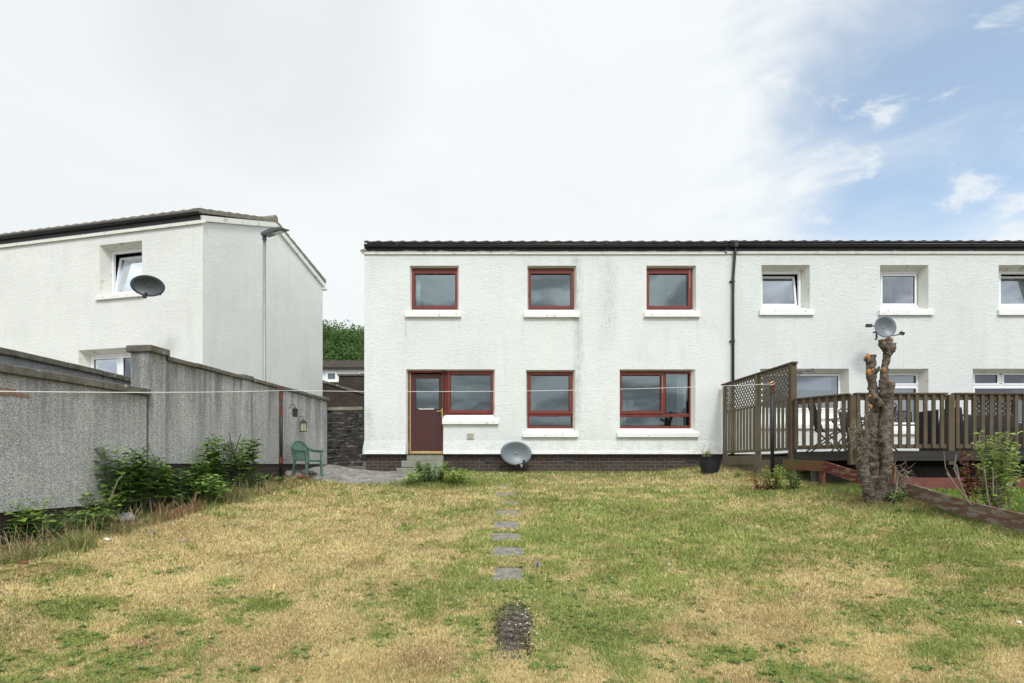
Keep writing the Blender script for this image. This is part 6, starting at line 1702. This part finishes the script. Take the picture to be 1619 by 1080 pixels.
for (px, py, h, ns, sp, lb, lm_) in ((1397, 798, .24, 9, .16, 'small green shoots at the foot of the pruned tree', 'leaf2'), (1352, 800, .16, 5, .14, 'dry low sprig left of the pruned tree base', 'leafred'), (1224, 774, .50, 13, .22, 'leafy green weed climbing at the foot of the right clothes pole', 'leaf2'), (1208, 775, .34, 14, .26, 'reddish withered weed under the right clothes pole', 'leafred'), (1258, 775, .42, 9, .18, 'upright leafy weed beside the mossy board', 'leaf'), (1168, 754, .16, 6, .12, 'tiny weed at the house corner beside the planter', 'leaf2'), (1440, 812, .14, 6, .3, 'low weed right of the pruned tree base', 'leaf')):
    X, Y = throw(np.array([float(px)]), np.array([float(py)])); X, Y = float(X[0]), float(Y[0]); c = Vector((X, Y, G(X, Y) - .01))
    if px == 1397: c = Vector((tc_.x, tc_.y - .38, tz + .04))
    leafy('weed', c, lb, 'weed', stems_up(c, ns, h, sp), .075 if h < .4 else .095, M[lm_], M['greenstem'] if lm_ != 'leafred' else M['redstem'], None, density=40, low=.1, laspect=.38)
def gsoft3(n): return tc_.x + .38 * RNG.normal(size=n), tc_.y - .25 + .30 * RNG.normal(size=n)
tuft_field('stump_grass', 'long rough grass around the base of the pruned tree', gsoft3, 3200, (.05, .18), dryc, (.3, .9), (.002, .004))
def gbd(n):
    u = RNG.random(n) * 5.4 - .0; return 5.50 + .074 * u - .10 * np.abs(RNG.normal(size=n)), 11.0 - u
tuft_field('board_grass', 'longer grass fringe along the boundary boards', gbd, 2600, (.04, .12), dryc + gc, (.3, .8), (.002, .004))

# ================================================================== shrub on the right
SZ = 7.35
def sp_(x, y, dz=0): return P(x, y, SZ + dz)
sb = G(sp_(1578, 830).x, SZ)
base_s = Vector((sp_(1578, 830).x, SZ, sb - .02))
random.seed(33)
def shrub(name, label, cat, tips, lm, stm, lsize, dens, laspect=.55, start=None, srad=.011, tone=(.3, .95)):
    S = []
    for (x, y) in tips:
        b_ = (start or base_s) + Vector((random.uniform(-.06, .06), random.uniform(-.06, .06), 0)); t_ = sp_(x, y, random.uniform(-.28, .28))
        m1 = b_.lerp(t_, .35) + Vector((random.uniform(-.07, .07), random.uniform(-.08, .08), .04)); m2 = b_.lerp(t_, .7) + Vector((random.uniform(-.05, .05), random.uniform(-.05, .05), .03))
        S.append([b_, m1, m2, t_])
        for k in range(3):
            s0 = m1.lerp(t_, random.random()); S.append([s0, s0 + Vector((random.uniform(-.10, .10), random.uniform(-.10, .10), random.uniform(.03, .14)))])
    return leafy(name, start or base_s, label, cat, S, lsize, lm, stm, density=dens, low=.42, laspect=laspect, droop=.25, srad=srad, tone=tone)
shrub('garden_shrub', 'sparse bright green shrub with round leaves against the red board at the right', 'shrub', [(1548, 695), (1560, 688), (1575, 686), (1592, 682), (1600, 690), (1608, 700), (1598, 716), (1612, 725), (1586, 702), (1570, 708), (1556, 716), (1605, 742), (1590, 735), (1578, 722), (1565, 745), (1560, 770), (1596, 765), (1582, 752), (1550, 770), (1604, 778), (1588, 785), (1616, 738), (1540, 700)], M['leaf2'], M['twig'], .088, 25, laspect=.48)
shrub('red_leaved_sapling', 'thin sapling of red brown leaves at the left of the green shrub', 'sapling', [(1516, 710), (1525, 712), (1530, 732), (1522, 745), (1536, 720), (1529, 752)], M['leafred'], M['redstem'], .085, 16, srad=.006, start=Vector((sp_(1538, 812).x, SZ, G(sp_(1538, 812).x, SZ))), tone=(0, .7))
q = MB()
for pts in ([(1556, 822), (1530, 792), (1508, 764), (1495, 740), (1492, 714)], [(1530, 792), (1517, 762), (1509, 742), (1512, 718)], [(1508, 764), (1500, 752), (1497, 748)], [(1517, 762), (1512, 735)], [(1572, 828), (1550, 815), (1546, 790)], [(1575, 828), (1562, 790), (1556, 740), (1548, 720)], [(1590, 828), (1570, 780), (1570, 742)]):
    q.tube([sp_(a, b_, -.15) for a, b_ in pts], [.012 * (1 - .16 * i) for i in range(len(pts))], 5)
for i in range(46):
    a = (1575 + random.gauss(0, 12), 826 + random.gauss(0, 3)); L = random.uniform(8, 26); th = random.uniform(.3, 2.8)
    q.tube([sp_(a[0], a[1], -.1), sp_(a[0] + L * math.cos(th), a[1] - L * math.sin(th), -.2)], [.005, .002], 4)
tag(q.build('dead_twigs', M['twig']), 'bare pale dead twigs spreading around the foot of the green shrub', 'twigs', kind='stuff')

# ================================================================== small things
def small_blob(px, py, r_, m_, name, label, cat, asp=.5):
    X, Y = throw(np.array([float(px)]), np.array([float(py)])); X, Y = float(X[0]), float(Y[0]); q = MB(); q.blob((X, Y, G(X, Y) + r_ * asp + .006), (r_, r_ * .8, r_ * asp), 8, 5, .3); return tag(q.build(name, M[m_]), label, cat)
small_blob(168, 856, .035, 'white', 'litter', 'small white scrap of litter at the edge of the border, on open grass', 'litter')
small_blob(222, 830, .022, 'white', 'litter', 'tiny white scrap of litter close under the leftmost tall weeds', 'litter')
small_blob(1611, 1013, .018, 'white', 'pebble', 'white pebble in the grass near the right edge', 'pebble')
small_blob(1058, 895, .022, 'white', 'petal', 'white petal on the lawn right of the stepping stones', 'petal')
small_blob(987, 778, .03, 'white', 'petal', 'white petal on the lawn near the house', 'petal')
small_blob(240, 846, .05, 'slab', 'stone', 'flat grey stone where border and lawn meet', 'stone', .35)
small_blob(290, 858, .06, 'slab', 'stone', 'thin pale stone lying in the lawn below the border', 'stone', .15)
small_blob(38, 893, .05, 'redrock', 'brick_fragment', 'red brick fragment in the lawn at the left edge', 'brick', .3)
q = MB(); c, _y = wall_base(200, .45); q.blob(c + Vector((0, 0, .09)), (.10, .08, .075), 10, 7, .3); tag(q.build('plastic_sack', simple('grey_white_sack', (.24, .25, .25), .7, var=.25, scale=14, bump=.8, bscale=18)), 'crumpled grey white sack half hidden under the leftmost tall weed', 'sack')
# blue flower by the path
X, Y = throw(np.array([850.]), np.array([902.])); q = MB(); q.blob((float(X[0]), float(Y[0]), G(float(X[0]), float(Y[0])) + .06), (.012, .012, .03), 6, 5, .2); tag(q.build('bluebell', simple('violet_blue_petals', (.05, .05, .45), .6)), 'single small violet blue flower beside the nearest stepping stone', 'flower')
# daisies and clover beside the worn slab
q = MB()
for i in range(34):
    px, py = random.gauss(836, 16), random.gauss(980, 26); X, Y = throw(np.array([px]), np.array([py])); X, Y = float(X[0]), float(Y[0]); q.blob((X, Y, G(X, Y) + .045), (.007, .007, .005), 5, 4, .2)
tag(q.build('clover_flowers', simple('clover_white', (.62, .60, .52), .8)), 'scattered white clover heads around the worn slab', 'flowers', kind='stuff')
# things on the living room window ledge
def ledge(px, wpx, h, label, nm='mug'):
    z0 = fz(674.5); q = MB(); r_ = wpx / 62.5 / 2; q.lathe([(0, 0), (r_, 0), (r_ * 1.05, h), (r_ * .9, h), (r_ * .85, .01), (0, .01)], (fx(px), FY + .27, z0), 16)
    q.tube([(fx(px) - r_, FY + .27, z0 + h * .8), (fx(px) - r_ - .035, FY + .27, z0 + h * .6), (fx(px) - r_, FY + .27, z0 + h * .25)], .008, 5); return tag(q.build(nm, M['black']), label, nm)
q = MB(); q.box(fx(979), fx(1093), FY + .20, FY + .42, fz(678), fz(674.6)); q.build('window_board', M['sill'], house)
ledge(1002.5, 3.2, .17, 'tall black jar on the living room window ledge', 'jar'); ledge(1011, 5.0, .105, 'squat black mug on the living room window ledge beside the tall jar')
for (xa, xb, lb) in ((987, 994, 'left one of two pale cards standing in the living room window'), (995.5, 1005, 'right one of two pale cards standing in the living room window')):
    q = MB(); q.box(fx(xa), fx(xb), FY + .22, FY + .226, fz(640), fz(631.5)); c_ = q.build('card', M['paper']); tag(c_, lb, 'card')
    q = MB(); q.box(fx((xa + xb) / 2) - .006, fx((xa + xb) / 2) + .006, FY + .2262, FY + .236, fz(674.5), fz(640)); q.build('stand', M['paper'], c_)
